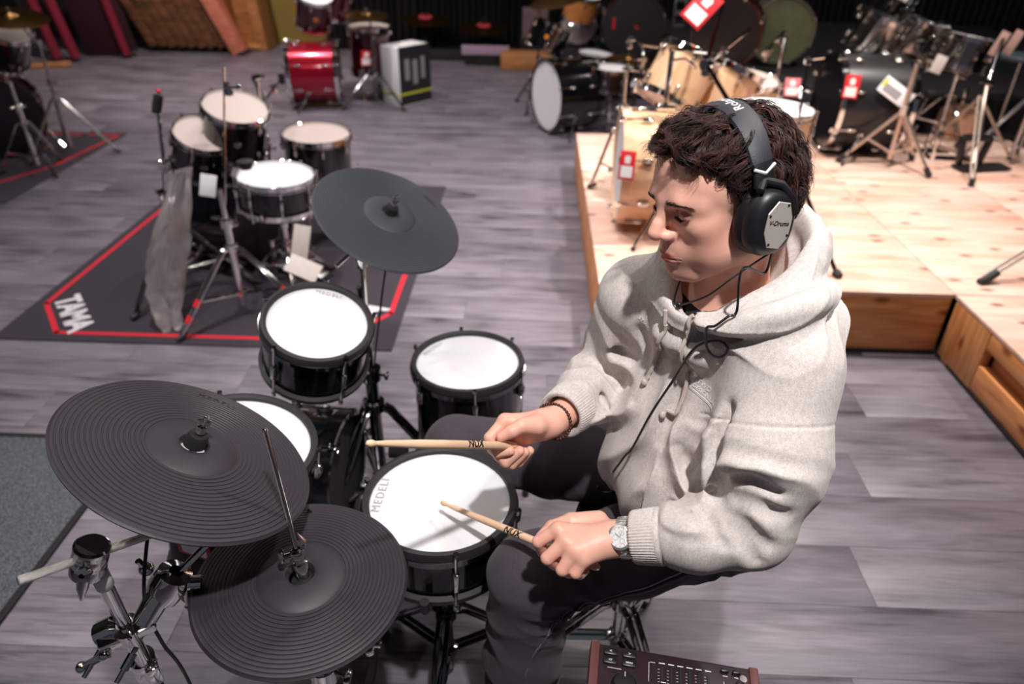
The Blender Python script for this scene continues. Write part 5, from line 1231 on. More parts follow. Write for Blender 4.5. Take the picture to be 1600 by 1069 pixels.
sec=[lp[0]+np.array([.004,.004,0]),np.array((0.2939,0.9281,1.2491)),np.array((0.2637,0.9471,1.2050)),jn]
o=MB().tube(smoothpath([tuple(p-HO) for p in sec],9),.0016,8).build('cord',PLASTIC,hph)
sec=[jn,surf((0.2319,1.0048,1.1665),.006),np.array((0.2353,1.0171,1.1863)),np.array(hd(.05,.03,-.125))]
o=MB().tube(smoothpath([tuple(p-HO) for p in sec],9),.0016,8).build('cord',PLASTIC,hph)
MB().sphere(tuple(jn-HO),.0052,10,(1,1,1.3)).build('cord_slider',PLASTIC,hph)
# ------------------------------------------------------------------ watch, bracelet, sticks
def wristframe(w,el,upish):
    d=_n(np.asarray(w)-el); n=_n(np.asarray(upish)-d*(np.asarray(upish)@d)); return d,n,np.cross(d,n)
WC=WRL-fL*.010; d_,n_,s_=wristframe(WC,ELL,(-.12,-.66,.74))
STEELW=mat('bright_satin_steel',(.82,.82,.82),.34,.85,.04)
wa=thing('wristwatch','steel wristwatch with white dial on the wrist near the cuff','watch',Vector(tuple(WC)))
Mw=Matrix(((d_[0],s_[0],n_[0],0),(d_[1],s_[1],n_[1],0),(d_[2],s_[2],n_[2],0),(0,0,0,1)))
rw=.0320; cm=Matrix.Translation((0,0,rw))
def wb(mb,name,m,parent=wa,**k): mb.move(Mw); return mb.build(name,m,parent,**k)
wb(MB().lathe([(0,-.003),(.0195,-.003),(.0205,.0),(.0205,.005),(.0185,.0065),(.0165,.0072),(.0165,.0060),(0,.0060)],40,(0,0,rw)),'case',STEELW)
wb(MB().disc(.0163,.0061+rw,32),'dial',mat('white_dial',(.82,.82,.80),.3))
pr=MB()
for (x,y,r) in ((.007,0,.0045),(-.0035,.0062,.0042),(-.0035,-.0062,.0042)): pr.lathe([(r,.0064),(r-.0005,.0064),(r-.0005,.0065),(r,.0065)],20,(x,y,rw),closed=True)
for k in range(12):
    a=2*PI*k/12; pr.box((.0143*math.cos(a),.0143*math.sin(a),rw+.0064),(.0026,.0008,.0004),Matrix.Rotation(a,4,'Z'))
pr.box((.003,.003,rw+.0066),(.011,.0010,.0003),Matrix.Rotation(.8,4,'Z')).box((-.002,.004,rw+.0066),(.010,.0010,.0003),Matrix.Rotation(2.1,4,'Z')); wb(pr,'dial_print',GREYP,weld=False)
for y in (-.008,0,.008): wb(MB().cyl((.020,y,rw+.002),(.0245 if y==0 else .0235,y,rw+.002),.0026 if y==0 else .0018,10),'crown',CHROME)
rx_,rz_=.0325,.0305; l0=None
for k in range(26):
    a=2*PI*(k+.5)/26
    if abs(math.atan2(math.sin(a-PI/2),math.cos(a-PI/2)))<.55: continue
    c=Vector((0,rx_*math.cos(a),rz_*math.sin(a))); M=Mw@Matrix.Translation(c)@Matrix.Rotation(a-PI/2,4,'X')
    if l0 is None: l0=MB().box((0,0,0),(.019,.0066,.003),bev=.0009).box((0,0,.0004),(.009,.0064,.0032),bev=.0009).build('link',STEELW,wa); l0.matrix_local=M
    else: copy_part(l0,wa,M)
BC=WRR-fR*.006; d_,n_,s_=wristframe(BC,ELR,(-.1,-.6,.8)); d_=_n(d_+.35*n_+np.array([.0,.0,.15])); s_=_n(np.cross(d_,n_)); n_=np.cross(s_,d_)
br=thing('bracelet','dark brown bead bracelet on the far wrist','bracelet',Vector(tuple(BC)))
BEAD=mat('brown_wood_bead',hexc(74,34,26),.35); b0=None
for k in range(34):
    a=2*PI*k/34; p=n_*.0300*math.sin(a)+s_*.0340*math.cos(a)
    if b0 is None: b0=MB().sphere((0,0,0),.0033,6).build('bead',BEAD,br); b0.location=p
    else: c=copy_part(b0,br); c.location=p
LB=np.array((0.1304,0.8200,0.7577)); LT=np.array((-0.2336,1.1225,0.6280))
s1=drumstick('drumstick in the hand with the watch, its tip on the snare head',LB,LB+_n(LT-LB)*.400); stick_word(s1,.195,-.80,True)
RB=np.array((-0.0080,0.9949,0.8674)); RT=np.array((-0.1756,0.7938,1.0320)); s2=drumstick('drumstick held level above the snare in the hand with the bead bracelet',RB,RB+_n(RT-RB)*.38); stick_word(s2,.140,-.80,True)

# ------------------------------------------------------------------ black acoustic kit on the rug
G='drums of the black acoustic kit'
ak=dict(shell=GLOSSB,head=CLEARH,hoopm=CHROME,seg=40)
drum('rack_tom','black rack tom with hazy clear head, left one of the acoustic pair',(-1.632,3.504,.688),(.352,-.25,.902),.30,.20,nl=6,split=True,badge=(-1.2,CHROME),**ak)
drum('rack_tom','black rack tom with hazy clear head, taller one behind its twin',(-1.474,3.57,.806),(.283,-.219,.934),.33,.23,nl=6,split=True,badge=(-1.2,CHROME),**ak)
aft=drum('floor_tom','black acoustic floor tom with hazy clear head near the slate ride pad',(-1.158,3.80,.618),(.05,-.05,.99),.37,.36,nl=8,split=True,**ak)
asn=drum('snare_drum','black acoustic snare with bright white head on its basket stand',(-1.198,3.219,.585),(.06,-.04,.99),.37,.15,GLOSSB,COATW,CHROME,nl=8,seg=40)
for a in (.3,2.4,4.5):
    d=Vector((math.cos(a),math.sin(a),0)); c=Vector((-1.158,3.80,0))
    mb=MB().tube([c+d*.20+Vector((0,0,.45)),c+d*.20+Vector((0,0,.15)),c+d*.225+Vector((0,0,.09)),c+d*.23+Vector((0,0,.02))],.0055,8).box(c+d*.19+Vector((0,0,.38)),(.035,.03,.05),Matrix.Rotation(a,4,'Z'),.006); child_world(aft,mb,'leg',CHROME)
akick=bass_drum('bass_drum','black acoustic bass drum standing on the red bordered rug',(-1.77,3.60,.250),(-.93,.35,0),.46,.40,GLOSSB,EBONY,EBONY,GLOSSB,nl=8,rim=None,floor=.008)
mb=MB().cyl((-1.56,3.53,.52),(-1.56,3.53,.78),.012,12).box((-1.56,3.53,.555),(.07,.05,.03),None,.008).tube([(-1.56,3.53,.76),(-1.60,3.52,.755),(-1.63,3.51,.64)],.007,8).tube([(-1.56,3.53,.775),(-1.52,3.55,.775),(-1.48,3.565,.70)],.007,8); child_world(akick,mb,'tom_holder',CHROME)
s=stand('snare_stand','chrome basket stand under the white headed acoustic snare',(-1.198,3.219),.42,.24,floor=.008,a0=.9,h=.24,rad=.011)
for i in range(3):
    a=.4+2*PI*i/3; d=Vector((math.cos(a),math.sin(a),0)); c=Vector((-1.198,3.219,0)); child_world(s,MB().tube([c+Vector((0,0,.41)),c+d*.16+Vector((0,0,.425)),c+d*.195+Vector((0,0,.44)),c+d*.197+Vector((0,0,.465))],.006,8),'basket_arm',CHROME)
joint(s,(-1.19,3.20,.38),.02,CHROME,2)
# stands of that kit
b=(-1.7178,3.1736,0.0000); 
s=stand('cymbal_stand','bare chrome boom stand with black tipped arm left of the acoustic kit',(-1.72,3.16),.50,.34,floor=.008,a0=.2,h=.36,rad=.0125,legr=.008)
T0=Vector((-1.72,3.16,.50)); T1=Vector((-1.6973,3.1836,0.6410)); T2=Vector((-1.6932,3.2489,0.8985)); T3=Vector((-1.6785,3.2559,0.9473))
child_world(s,MB().cyl(T0-Vector((0,0,.03)),T1,.0095,10).cyl(T1,T2,.008,10),'upper_arm',CHROME); joint(s,T0,.020,CHROME,1); joint(s,T1,.018,CHROME,5)
child_world(s,MB().lathe([(0,-.05),(.020,-.045),(.022,.0),(.020,.035),(0,.04)],14,T2,(T3-T2)),'felt_top',FELT); child_world(s,MB().sphere(T3,.010,8),'red_cap',REDTAG)
hb=Vector((-1.345,2.93,0)); s=stand('hi_hat_stand','bare chrome hi-hat stand with red taped legs on the rug',(hb.x,hb.y),.62,.33,floor=.008,a0=-2.2,h=.34,rad=.0135,legr=.008)
r1=Vector((-1.2689,3.0322,1.1013)); child_world(s,MB().cyl(Vector((hb.x,hb.y,.5)),r1,.0045,8),'pull_rod',CHROME)
ct=Vector((-1.2609,3.0183,1.0215)); child_world(s,MB().lathe([(.004,-.03),(.016,-.028),(.016,-.01),(.011,0),(.013,.02),(.004,.025)],14,ct).cyl(ct,ct+Vector((.045,0,.004)),.006,8).sphere(ct+Vector((.045,0,.004)),.012,8),'clutch',CHROME)
cs=Vector((-1.2113,2.9294,0.7428)); child_world(s,MB().lathe([(.005,-.035),(.022,-.03),(.034,-.01),(.034,.004),(.005,.006)],20,cs),'seat_cup',PLASTIC)
tp=MB()
for px in ((Vector((hb.x-.02,hb.y,.0))),): pass
for i in (0,1):
    a=-2.2+2*PI*i/3; d=Vector((math.cos(a),math.sin(a),0)); A=Vector((hb.x,hb.y,.348))+d*.027; F_=Vector((hb.x,hb.y,.024))+d*.33; K=A+(F_-A)*.84; t=Vector((-d.y,d.x,0))
    for q in (.62,.80): child_world(s,MB().cyl(A+(F_-A)*(q-.04),A+(F_-A)*(q+.04),.016,10),'red_tape',REDTAG)
s=stand('cymbal_stand','bare chrome boom stand rising behind the rear rack tom',(-1.50,3.98),.86,.30,floor=.008,a0=.7,h=.36,rad=.012)
b0=Vector((-1.50,3.98,.86)); b1=Vector((-1.5041,4.0639,0.7253)); b2=Vector((-1.4150,4.1309,0.8299)); joint(s,b0,.018,CHROME,6); child_world(s,MB().cyl(b0,b1,.0075,8).cyl(b1-(b2-b1)*.1,b2,.0085,8),'boom_arm',CHROME); joint(s,b1+(b2-b1)*.6,.013,CHROME,9); child_world(s,MB().lathe([(.004,-.03),(.018,-.025),(.018,.025),(.004,.03)],12,b2),'felt_top',FELT)
pedal('kick_pedal','kick pedal with white card tags behind the acoustic bass drum',(-1.18,3.36),(-.93,.35,0),.008,plate=STEEL)
PAPER=mat('kraft_tag',hexc(206,196,188),.7)
for i,(p,n,w,h,l) in enumerate(((((-1.5588,3.2805,0.5069)),(.2,-.9,.3),.075,.105,'white hang tag dangling below the left acoustic rack tom'),(((-0.9666,2.7604,0.4596)),(.1,-.9,.4),.07,.14,'pale hang tag standing beside the acoustic kick pedal'),(((-0.9335,2.6490,0.3922)),(.3,-.6,.8),.085,.135,'pale tag card lying tilted in front of the acoustic pedal'))):
    hang_tag('hang_tag',l,p,n,w,h,printed=False,body=PAPER if i else WHITEP,up=(.15,.3,1) if i<2 else (.75,-.5,.4))
LEG=mat('beige_leather_strap',hexc(196,160,140),.6)
# crumpled clear sleeve leaning by the kit
CF=nodes_of('crumpled_film'); m,nt,b_=CF; b_.inputs['Base Color'].default_value=hexc(196,188,188); b_.inputs['Roughness'].default_value=.22; b_.inputs['Transmission Weight'].default_value=.45; b_.inputs['Metallic'].default_value=.25; b_.inputs['IOR'].default_value=1.2
rnd=random.Random(8); v=[];f=[]; nu,nv_=12,22
cl=[(-1.6236,2.7555,0.0032),(-1.6476,2.8231,0.1513),(-1.6377,2.8876,0.3123),(-1.6046,2.9682,0.4792),(-1.5693,3.0988,0.6508)]; cp_=smoothpath(cl,6); nv_=len(cp_)
for i,p in enumerate(cp_):
    t=i/(nv_-1); wd=.035+.06*math.sin(PI*min(1,t*1.05))
    for j in range(nu):
        s_=j/(nu-1)-.5; v.append((p[0]+s_*wd*1.5+rnd.uniform(-.006,.006),p[1]+s_*wd*.9+.02*math.cos(s_*7+t*5)+rnd.uniform(-.008,.008),max(.010,p[2]+rnd.uniform(-.006,.006))))
for i in range(nv_-1):
    for j in range(nu-1): f.append((i*nu+j,i*nu+j+1,(i+1)*nu+j+1,(i+1)*nu+j))
n0=len(v); v+=[(x+.012,y+.010,z) for x,y,z in v]; f+=[tuple(k+n0 for k in reversed(q)) for q in f]
for i in range(nv_-1):
    for j in (0,nu-1): q=(i*nu+j,(i+1)*nu+j,(i+1)*nu+j+n0,i*nu+j+n0); f.append(q)
tag(MB().add(v,f).build('cymbal_sleeve',m,None,sharp=50),'crumpled grey plastic sleeve standing upright left of the acoustic kit','plastic bag')

# ------------------------------------------------------------------ kit at the left edge
bass_drum('bass_drum','black bass drum cut by the left edge on the second rug',(-3.86,5.15,.29),(.55,-.83,0),.56,.42,GLOSSB,EBONY,EBONY,GLOSSB,nl=8,rim=CHROME,floor=.008)
drum('rack_tom','black rack tom cut by the left edge above its bass drum',(-3.72,5.30,.88),(.5,-.2,.85),.34,.26,GLOSSB,CLEARH,CHROME,nl=6,split=True,seg=36)
drum('floor_tom','dark floor tom at the left edge beside the bass drum',(-4.50,4.98,.56),(.1,-.1,1),.38,.34,GLOSSB,CLEARH,CHROME,nl=6,split=True,seg=36)
s=stand('cymbal_stand','grey straight cymbal stand on the rug at the left edge',(-3.50,5.28),.80,.34,floor=.008,m=STEEL,a0=.1,h=.40,rad=.011)
t=Vector((-3.4422,5.0223,0.9844)); child_world(s,MB().cyl((-3.50,5.28,.78),t,.008,10),'boom_arm',STEEL); joint(s,(-3.50,5.28,.80),.018,STEEL,3)
c=cymbal('cymbal','bronze cymbal catching the light in the top left corner',(-3.4766,5.0345,1.0054),(.16,-.10,.98),.46,GOLD,bellh=.02); cymbal_top(c)
s=stand('hardware_stand','chrome double braced stand at the left edge beside the bass drum',(-3.50,4.86),.62,.24,floor=.008,a0=-.6,h=.34,rad=.013)
joint(s,(-3.49,4.84,.46),.02,CHROME,4)

# ------------------------------------------------------------------ far left: red frame, leaning crates
REDV=mat('crimson_fabric',hexc(120,8,40),.8,0,.12,12); REDD=mat('dark_crimson_fabric',hexc(48,6,18),.85,0,.12,12)
rf=thing('display_frame','crimson padded display frame leaning by the far left crates','display',Vector((-5.35,9.0,0)))
for x0,x1 in ((-5.62,-5.98),(-5.40,-5.78)):
    child_world(rf,MB().tube([(x0,8.75,.03),(x1,8.9,1.5)],.055,8),'post',REDV)
child_world(rf,MB().box((-5.28,9.1,.75),(.62,.06,1.5),Matrix.Rotation(-.20,4,'Y'),.01),'panel',REDD); child_world(rf,MB().tube([(-4.92,9.0,.03),(-5.22,9.1,1.5)],.05,8),'post',REDV)
CR1=wood('brown_crate_board',hexc(66,40,24),hexc(132,86,54),.6,(1.5,9,9)); CR2=wood('pink_lit_batten',hexc(190,104,80),hexc(228,140,112),.55,(3,9,9))  # batten's pink is light put into the wood colour
rt=Matrix.Rotation(-.42,4,'Y')
cr=thing('slatted_crate','brown slatted crate tilted over at the back left','crate',Vector((-4.65,9.6,0)))
for i in range(9):
    c=Vector((-5.02+.125*i,9.45,.60)); child_world(cr,MB().box(c+rt.to_3x3()@Vector((0,0,0)),(.112,.05,1.16),rt,.006),'slat',CR1)
child_world(cr,MB().box((-4.55,9.50,.60),(1.10,.03,1.16),rt,.004),'back_board',mat('shadowed_board',hexc(40,26,18),.8))  # back board coloured dark to paint in shade behind the slats
child_world(cr,MB().box((-3.93,9.40,.60),(.17,.20,1.25),rt,.008),'batten',CR2)
lp_=thing('plywood_frame','orange plywood box frame standing left of the black drape','crate',Vector((-3.75,9.9,0)))
rt=Matrix.Rotation(-.10,4,'Y')
for c,d in (((-3.98,9.85,.6),(.09,.4,1.2)),((-3.55,9.85,.6),(.13,.4,1.2)),((-3.76,10.02,.6),(.42,.03,1.2)),((-3.74,9.83,.05),(.46,.4,.05))): child_world(lp_,MB().box(c,d,rt if d[2]>.5 else None,.006),'side_board' if d[2]>.5 else 'bottom_board',CAJON)
tag(MB().box((-5.55,8.35,.03),(.55,.10,.05),Matrix.Rotation(.5,4,'Z'),.008).build('timber_offcut',CAJON),'pale timber strip on the floor by the crimson frame','timber')

# ------------------------------------------------------------------ red kit
bass_drum('bass_drum','red lacquered bass drum at the back near the white box',(-2.28,6.92,.30),(-.98,-.19,0),.56,.44,REDSH,EBONY,EBONY,MAROON,nl=8,rim=CHROME)
drum('rack_tom','maroon rack tom above the red bass drum',(-1.98,6.98,.95),(.25,-.35,.9),.34,.28,MAROON,COATW,CHROME,nl=6,split=True,badge=(-1.3,ORANGE),seg=36)
drum('rack_tom','second maroon rack tom partly behind the first above the red bass drum',(-1.88,7.42,.97),(.3,-.1,.95),.34,.26,MAROON,COATW,CHROME,nl=6,split=True,seg=36)
ft=drum('floor_tom','maroon floor tom right of the red bass drum',(-1.58,7.25,.66),(.02,-.03,1),.40,.42,MAROON,CLEARH,CHROME,nl=8,split=True,seg=36)
for a in (.3,2.4,4.5):
    d=Vector((math.cos(a),math.sin(a),0)); c=Vector((-1.58,7.25,0)); child_world(ft,MB().tube([c+d*.215+Vector((0,0,.45)),c+d*.215+Vector((0,0,.15)),c+d*.24+Vector((0,0,.02))],.0055,8),'leg',CHROME)
c=cymbal('cymbal','bronze cymbal hanging just above the maroon floor tom',(-1.55,7.05,.80),(.05,-.1,1),.40,GOLD); cymbal_top(c)
s=stand('cymbal_stand','dark tripod stand in front of the maroon floor tom',(-1.50,6.95),.80,.33,CHROME_DARK,a0=-.5,h=.34,rad=.011); joint(s,(-1.50,6.95,.30),.015,CHROME,2)
hang_tag('price_tag','small red price tag hanging in front of the maroon floor tom',(-1.5692,6.9944,0.4267),(-.1,-.9,.2),.11,.13)
wb_=thing('carton','white cardboard carton with black printed side beside the red kit','carton',frame((-1.235,7.16,.0),(0,0,1),0,(.78,-.62,0)))
MB().box((0,0,.265),(.25,.40,.53),bev=.004).build('carton_body',WHITEP,wb_)
PB=mat('black_carton_print',hexc(34,34,40),.6,0,.1)
MB().box((.1258,0,.275),(.0016,.396,.52)).build('printed_side',PB,wb_)
pr=MB()
for y,z,w,h in ((-.10,.33,.06,.19),(.0,.30,.06,.22),(.10,.33,.05,.2)): pr.box((.1269,y,z),(.001,w,h))
pr.build('product_picture',GREYP,wb_); YL=mat('lime_stripe',hexc(200,206,60),.6)
b=MB().box((.1272,0,.115),(.001,.396,.022)).box((0,-.2005,.105),(.25,.001,.014)); b.build('lime_stripe',YL,wb_,weld=False); MB().lathe([(0,0),(.016,0),(.016,.001),(0,.001)],16,(.035,-.2002,.11),(0,-1,0)).build('hand_hole',INK,wb_)

# ------------------------------------------------------------------ dark far middle: cymbals, low boxes
for p,l in (((-1.3534,9.4279,0.4542),'dim bronze cymbal with pink centre against the drape, left of two'),((-0.6365,9.2910,0.3939),'dim bronze cymbal with pink centre against the drape, right of two')):
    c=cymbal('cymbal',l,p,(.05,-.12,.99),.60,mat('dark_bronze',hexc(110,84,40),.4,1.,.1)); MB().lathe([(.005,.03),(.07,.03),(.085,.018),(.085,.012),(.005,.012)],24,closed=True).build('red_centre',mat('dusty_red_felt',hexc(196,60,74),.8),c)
    s=stand('cymbal_stand',l.replace('dim bronze cymbal','thin black stand under the cymbal'),(p[0],p[1]),p[2]-.01,.3,PLASTIC,a0=.4,h=.36,rad=.011)
tag(MB().box((-1.10,9.44,.06),(1.75,.30,.12),None,.01).build('low_plinth',mat('black_plinth',hexc(26,24,28),.7)),'low black plinth along the foot of the drape','plinth')
tag(MB().box((-.62,9.02,.24),(.62,.05,.10),None,.005).build('plinth_sign',mat('mauve_card',hexc(176,150,170),.6)),'mauve strip sign standing on the low black plinth','sign') if False else None
lo=thing('nameplate','mauve strip nameplate leaning on the low black plinth','sign',Vector((-.62,9.0,.0))); child_world(lo,MB().box((-.60,9.02,.175),(.56,.03,.105),None,.004),'card',mat('mauve_card',hexc(170,146,166),.6)); child_world(lo,MB().box((-.60,9.06,.06),(.5,.05,.12),None,.004),'foot',PLASTIC)
tag(MB().box((-.02,8.95,.09),(.78,.28,.18),None,.012).build('bench',CAJON),'low pale wooden bench against the drape behind the black kit','bench')
bd_=thing('poster_board','grey pink poster board in the gloom behind the black kit','poster',Vector((.02,9.25,.0))); child_world(bd_,MB().box((-.02,9.2,.46),(.30,.03,.34),None,.004),'board',mat('poster_card',hexc(120,96,104),.7,0,.5,9)); child_world(bd_,MB().box((-.02,9.24,.15),(.34,.1,.30),None,.01),'foot',PLASTIC)

# ------------------------------------------------------------------ black kit, white front head
bass_drum('bass_drum','black bass drum whose white front head faces left, centre back',(.10,6.20,.305),(-.89,-.45,0),.58,.38,GLOSSB,COATW,EBONY,GLOSSB,nl=8,rim=None)
drum('rack_tom','black rack tom tipped steeply over the white headed bass drum',(0.1458,6.5592,0.7945),(.42,.12,.90),.36,.20,GLOSSB,COATW,CHROME_DARK,nl=6,split=True,badge=(-1.7,ORANGE),seg=36)
drum('snare_drum','black snare with white head nearest behind the maple bass drum',(0.6371,6.2305,0.5284),(.03,-.02,1),.36,.16,GLOSSB,COATW,CHROME_DARK,nl=8,seg=36)
drum('floor_tom','black floor tom with white head behind the nearer black snare',(0.5683,7.1924,0.4700),(.1,-.05,1),.36,.40,GLOSSB,COATW,CHROME_DARK,nl=6,split=True,seg=36)
for p,l,f0 in (((0.6371,6.2305,0.5284),'chrome stand under the black snare behind the maple bass drum',0),((0.5683,7.1924,0.4700),'dark stand under the white headed floor tom of the black kit',0)):
    stand('drum_stand',l,(p[0],p[1]),p[2]-(.17 if 'snare' in l else .41),.2,CHROME,a0=.4,h=min(.22,max(.05,p[2]-.55)),rad=.011)
c=cymbal('cymbal','bronze cymbal level between the white snare and the maple tom',(0.7996,6.5984,0.5460),(.03,-.06,1),.40,GOLD); cymbal_top(c)
p=(0.7996,6.5984,0.5460); stand('cymbal_stand','chrome stand under the level bronze cymbal',(p[0],p[1]),p[2]-.01,.3,CHROME,a0=.9,h=.34,rad=.011)
c=cymbal('cymbal','large bronze cymbal tilted at the top edge over the black kit',(0.2082,6.5320,1.0330),(-.25,-.12,.96),.56,GOLD,bellh=.02); cymbal_top(c)
p=(0.2082,6.5320,1.0330); s=stand('cymbal_stand','thin dark stand under the large tilted bronze cymbal',(.02,7.02),1.02,.3,CHROME_DARK,a0=.2,h=.34,rad=.010); child_world(s,MB().cyl((.02,7.02,1.0),(p[0],p[1],p[2]-.01),.007,8),'boom_arm',CHROME_DARK)
ORW=wood('honey_lacquer',hexc(200,120,56),hexc(232,158,88),.3,(6,6,2),coat=.4)
drum('rack_tom','honey coloured tom at the top edge behind the tilted cymbal',(0.4782,7.9924,0.9112),(.2,-.3,.93),.36,.26,ORW,COATW,CHROME,nl=6,split=True,seg=32)
bass_drum('bass_drum','small drum with worn grey head facing the aisle at the back',(0.4472,8.2559,0.5779),(-.35,-.90,.25),.42,.34,GLOSSB,mat('worn_grey_head',hexc(160,146,144),.6,0,.35,14),EBONY,GLOSSB,nl=6,spurs=False)
dd=bass_drum('bass_drum','large black bass drum facing front with faint red marks, back centre',(0.9301,7.5004,0.6680),(-.05,-1,.0),.62,.42,GLOSSB,mat('black_logo_head',hexc(30,29,34),.5),EBONY,GLOSSB,nl=8,spurs=False)
MB().box((.03,.19,.003),(.10,.022,.002)).build('red_mark',REDTAG,dd); MB().lathe([(0,0),(.016,0),(.016,.002),(0,.002)],16,(0,-.03,.002)).build('red_mark',REDTAG,dd)
tag(MB().box((.93,7.72,.175),(.62,.50,.35),None,.01).build('plinth',mat('black_plinth',hexc(26,24,28),.7)),'black plinth carrying the large front facing bass drum','plinth')
tag(MB().box((.45,8.42,.182),(.42,.42,.364),None,.01).build('plinth',mat('black_plinth',hexc(26,24,28),.7)),'black plinth carrying the small grey headed drum','plinth')
rk=thing('shelf_rack','grey slotted rack post between the black and the maroon bass drums','rack',Vector((1.5675,8.6708,0.0000)))
p=Vector((1.5675,8.6708,0.0000))
for s_ in (-1,1): child_world(rk,MB().box(p+Vector((s_*.06,0,.42)),(.02,.05,.84),None,.004),'upright',STEEL)
for i in range(6): child_world(rk,MB().box(p+Vector((0,0,.10+.14*i)),(.11,.05,.05),None,.004),'rung',mat('mauve_grey_metal',hexc(136,124,130),.5,.3))
bass_drum('bass_drum','maroon bass drum behind the maple toms under the big red tag',(1.4809,6.0858,0.8305),(-.30,-.95,.0),.54,.40,MAROON,EBONY,EBONY,MAROON,nl=8,rim=CHROME,spurs=False)
ACR,nt_,b_=nodes_of('clear_acrylic_shell'); b_.inputs['Base Color'].default_value=hexc(168,166,150); b_.inputs['Roughness'].default_value=.12; b_.inputs['Transmission Weight'].default_value=.75; b_.inputs['IOR'].default_value=1.15
GRN=mat('olive_green_head',hexc(120,124,92),.5,0,.4,10)
bass_drum('bass_drum','translucent bass drum with olive green pattern behind the white snare',(2.0176,6.4385,0.8086),(-.15,-.98,0),.52,.36,ACR,GRN,CLEARH,STEEL,nl=8,rim=CHROME,spurs=False)

# ------------------------------------------------------------------ maple kit on the stage
mk=bass_drum('bass_drum','pale maple bass drum with red price tag on the stage',(.425,3.45,.60),(-1,.02,0),.54,.44,MAPLE,COATW,COATW,MAPLE,nl=8,floor=.30)
drum('rack_tom','maple rack tom tilted over the maple bass drum',(0.7832,3.8668,1.0364),(.46,.30,.84),.33,.25,MAPLE,COATW,CHROME,nl=6,split=True,seg=40)
drum('rack_tom','second maple rack tom right of the first, behind a black pole',(1.0474,3.9820,0.9647),(.40,.12,.91),.33,.25,MAPLE,COATW,CHROME,nl=6,split=True,seg=40)
drum('floor_tom','maple floor tom with hazy clear head behind the white snare',(1.1982,4.2686,0.8515),(.05,-.12,.99),.37,.36,MAPLE,CLEARH,CHROME,nl=8,split=True,seg=40)
drum('snare_drum','maple snare with bright white head behind the drummer\'s hair',(1.1268,3.4631,0.8831),(.03,-.02,1),.37,.15,MAPLE,COATW,CHROME,nl=8,seg=40)
p=(1.1268,3.4631,0.8831); s=stand('snare_stand','chrome basket stand under the maple snare',(p[0],p[1]),p[2]-.17,.22,CHROME,floor=.30,a0=.5,h=.16,rad=.011)
for i in range(3):
    a=.4+2*PI*i/3; d=Vector((math.cos(a),math.sin(a),0)); c=Vector((p[0],p[1],0)); child_world(s,MB().tube([c+Vector((0,0,p[2]-.18)),c+d*.16+Vector((0,0,p[2]-.17)),c+d*.195+Vector((0,0,p[2]-.155)),c+d*.197+Vector((0,0,p[2]-.13))],.006,8),'basket_arm',CHROME)
p=(1.1982,4.2686,0.8515); s=stand('drum_stand','chrome legs under the maple floor tom',(p[0],p[1]),p[2]-.37,.2,CHROME,floor=.30,a0=.2,h=.08,rad=.011) if p[2]-.37>.45 else None
# tom holder block and stand poles of that kit
th2=Vector((.62,3.50,.90)); child_world(mk,MB().cyl((.62,3.5,.84),(.62,3.5,1.12),.012,12).box((.62,3.5,.875),(.09,.07,.03),None,.008).tube([(.62,3.5,1.08),(.68,3.49,1.09),(.74,3.5,1.05)],.008,8).tube([(.62,3.5,1.10),(.62,3.56,1.12),(.80,3.62,1.10)],.008,8),'tom_holder',CHROME)
s=stand('cymbal_stand','dark boom pole crossing in front of the maple toms',(.86,3.08),.95,.20,CHROME_DARK,floor=.30,a0=.8,h=.34,rad=.0125)
t1=Vector((0.7738,3.4557,1.0756)); t2=Vector((0.8274,3.5551,1.3293)); t3=Vector((0.9810,3.6008,1.2068)); child_world(s,MB().cyl((.86,3.08,.93),t1,.010,10).cyl(t1,t2+(t2-t1)*.6,.008,10),'boom_arm',CHROME_DARK); joint(s,t1,.022,CHROME,2); child_world(s,MB().cyl(t1,t3,.008,8),'side_arm',CHROME); joint(s,t1+(t3-t1)*.4,.016,CHROME,7)
s=stand('cymbal_stand','chrome boom stand left of the maple rack tom',(.48,3.98),.98,.15,CHROME,floor=.30,a0=1.2,h=.34,rad=.0125)
for i,q in enumerate(((0.4908,4.0406,1.0819),(0.5467,3.9367,1.0068),(0.5784,3.9030,0.9510),(0.5105,3.8173,0.9103))): joint(s,q,.017,CHROME,i+30,'clamp')
child_world(s,MB().tube([(.46,3.98,.95),(0.5386,3.9051,0.9560),(0.5521,3.9577,1.0406),(0.5371,4.0030,1.0763)],.008,8).cyl((0.5472,3.9998,1.0708),(0.6407,4.0174,1.0574),.010,8),'boom_arm',CHROME)
s=stand('hi_hat_stand','black hi-hat pole standing right of the white maple snare',(1.15,3.17),.78,.24,CHROME_DARK,floor=.30,a0=.4,h=.34,rad=.0115)
t=Vector((1.3018,3.6660,1.0709)); child_world(s,MB().cyl((1.15,3.17,.76),t,.006,8).lathe([(.004,-.03),(.02,-.02),(.02,.0),(.004,.01)],14,t).cyl(t,t+Vector((.07,0,.01)),.008,8),'pull_rod',CHROME); joint(s,(1.15,3.17,.80),.018,CHROME,8); joint(s,Vector((1.2713,3.5670,0.9503)),.016,CHROME,15)
c=cymbal('cymbal','bronze cymbal seen edge on beside the black hi-hat pole',(1.3834,3.8543,1.0298),(.05,-.05,1),.02+.03,GOLD) if False else None
s=stand('cymbal_stand','chrome stand with bright tilters in front of the translucent drum',(1.42,4.45),1.05,.30,CHROME,floor=.30,a0=.2,h=.36,rad=.012)
joint(s,(1.4788,4.9431,0.8848),.022,CHROME,5); joint(s,(1.5748,4.9897,0.9561),.020,CHROME,6); child_world(s,MB().cyl((1.4544,4.9380,0.8774),(1.5894,5.0204,1.0052),.011,10).cyl((1.42,4.45,1.03),(1.5748,4.9897,0.9561),.009,8),'boom_arm',CHROME)
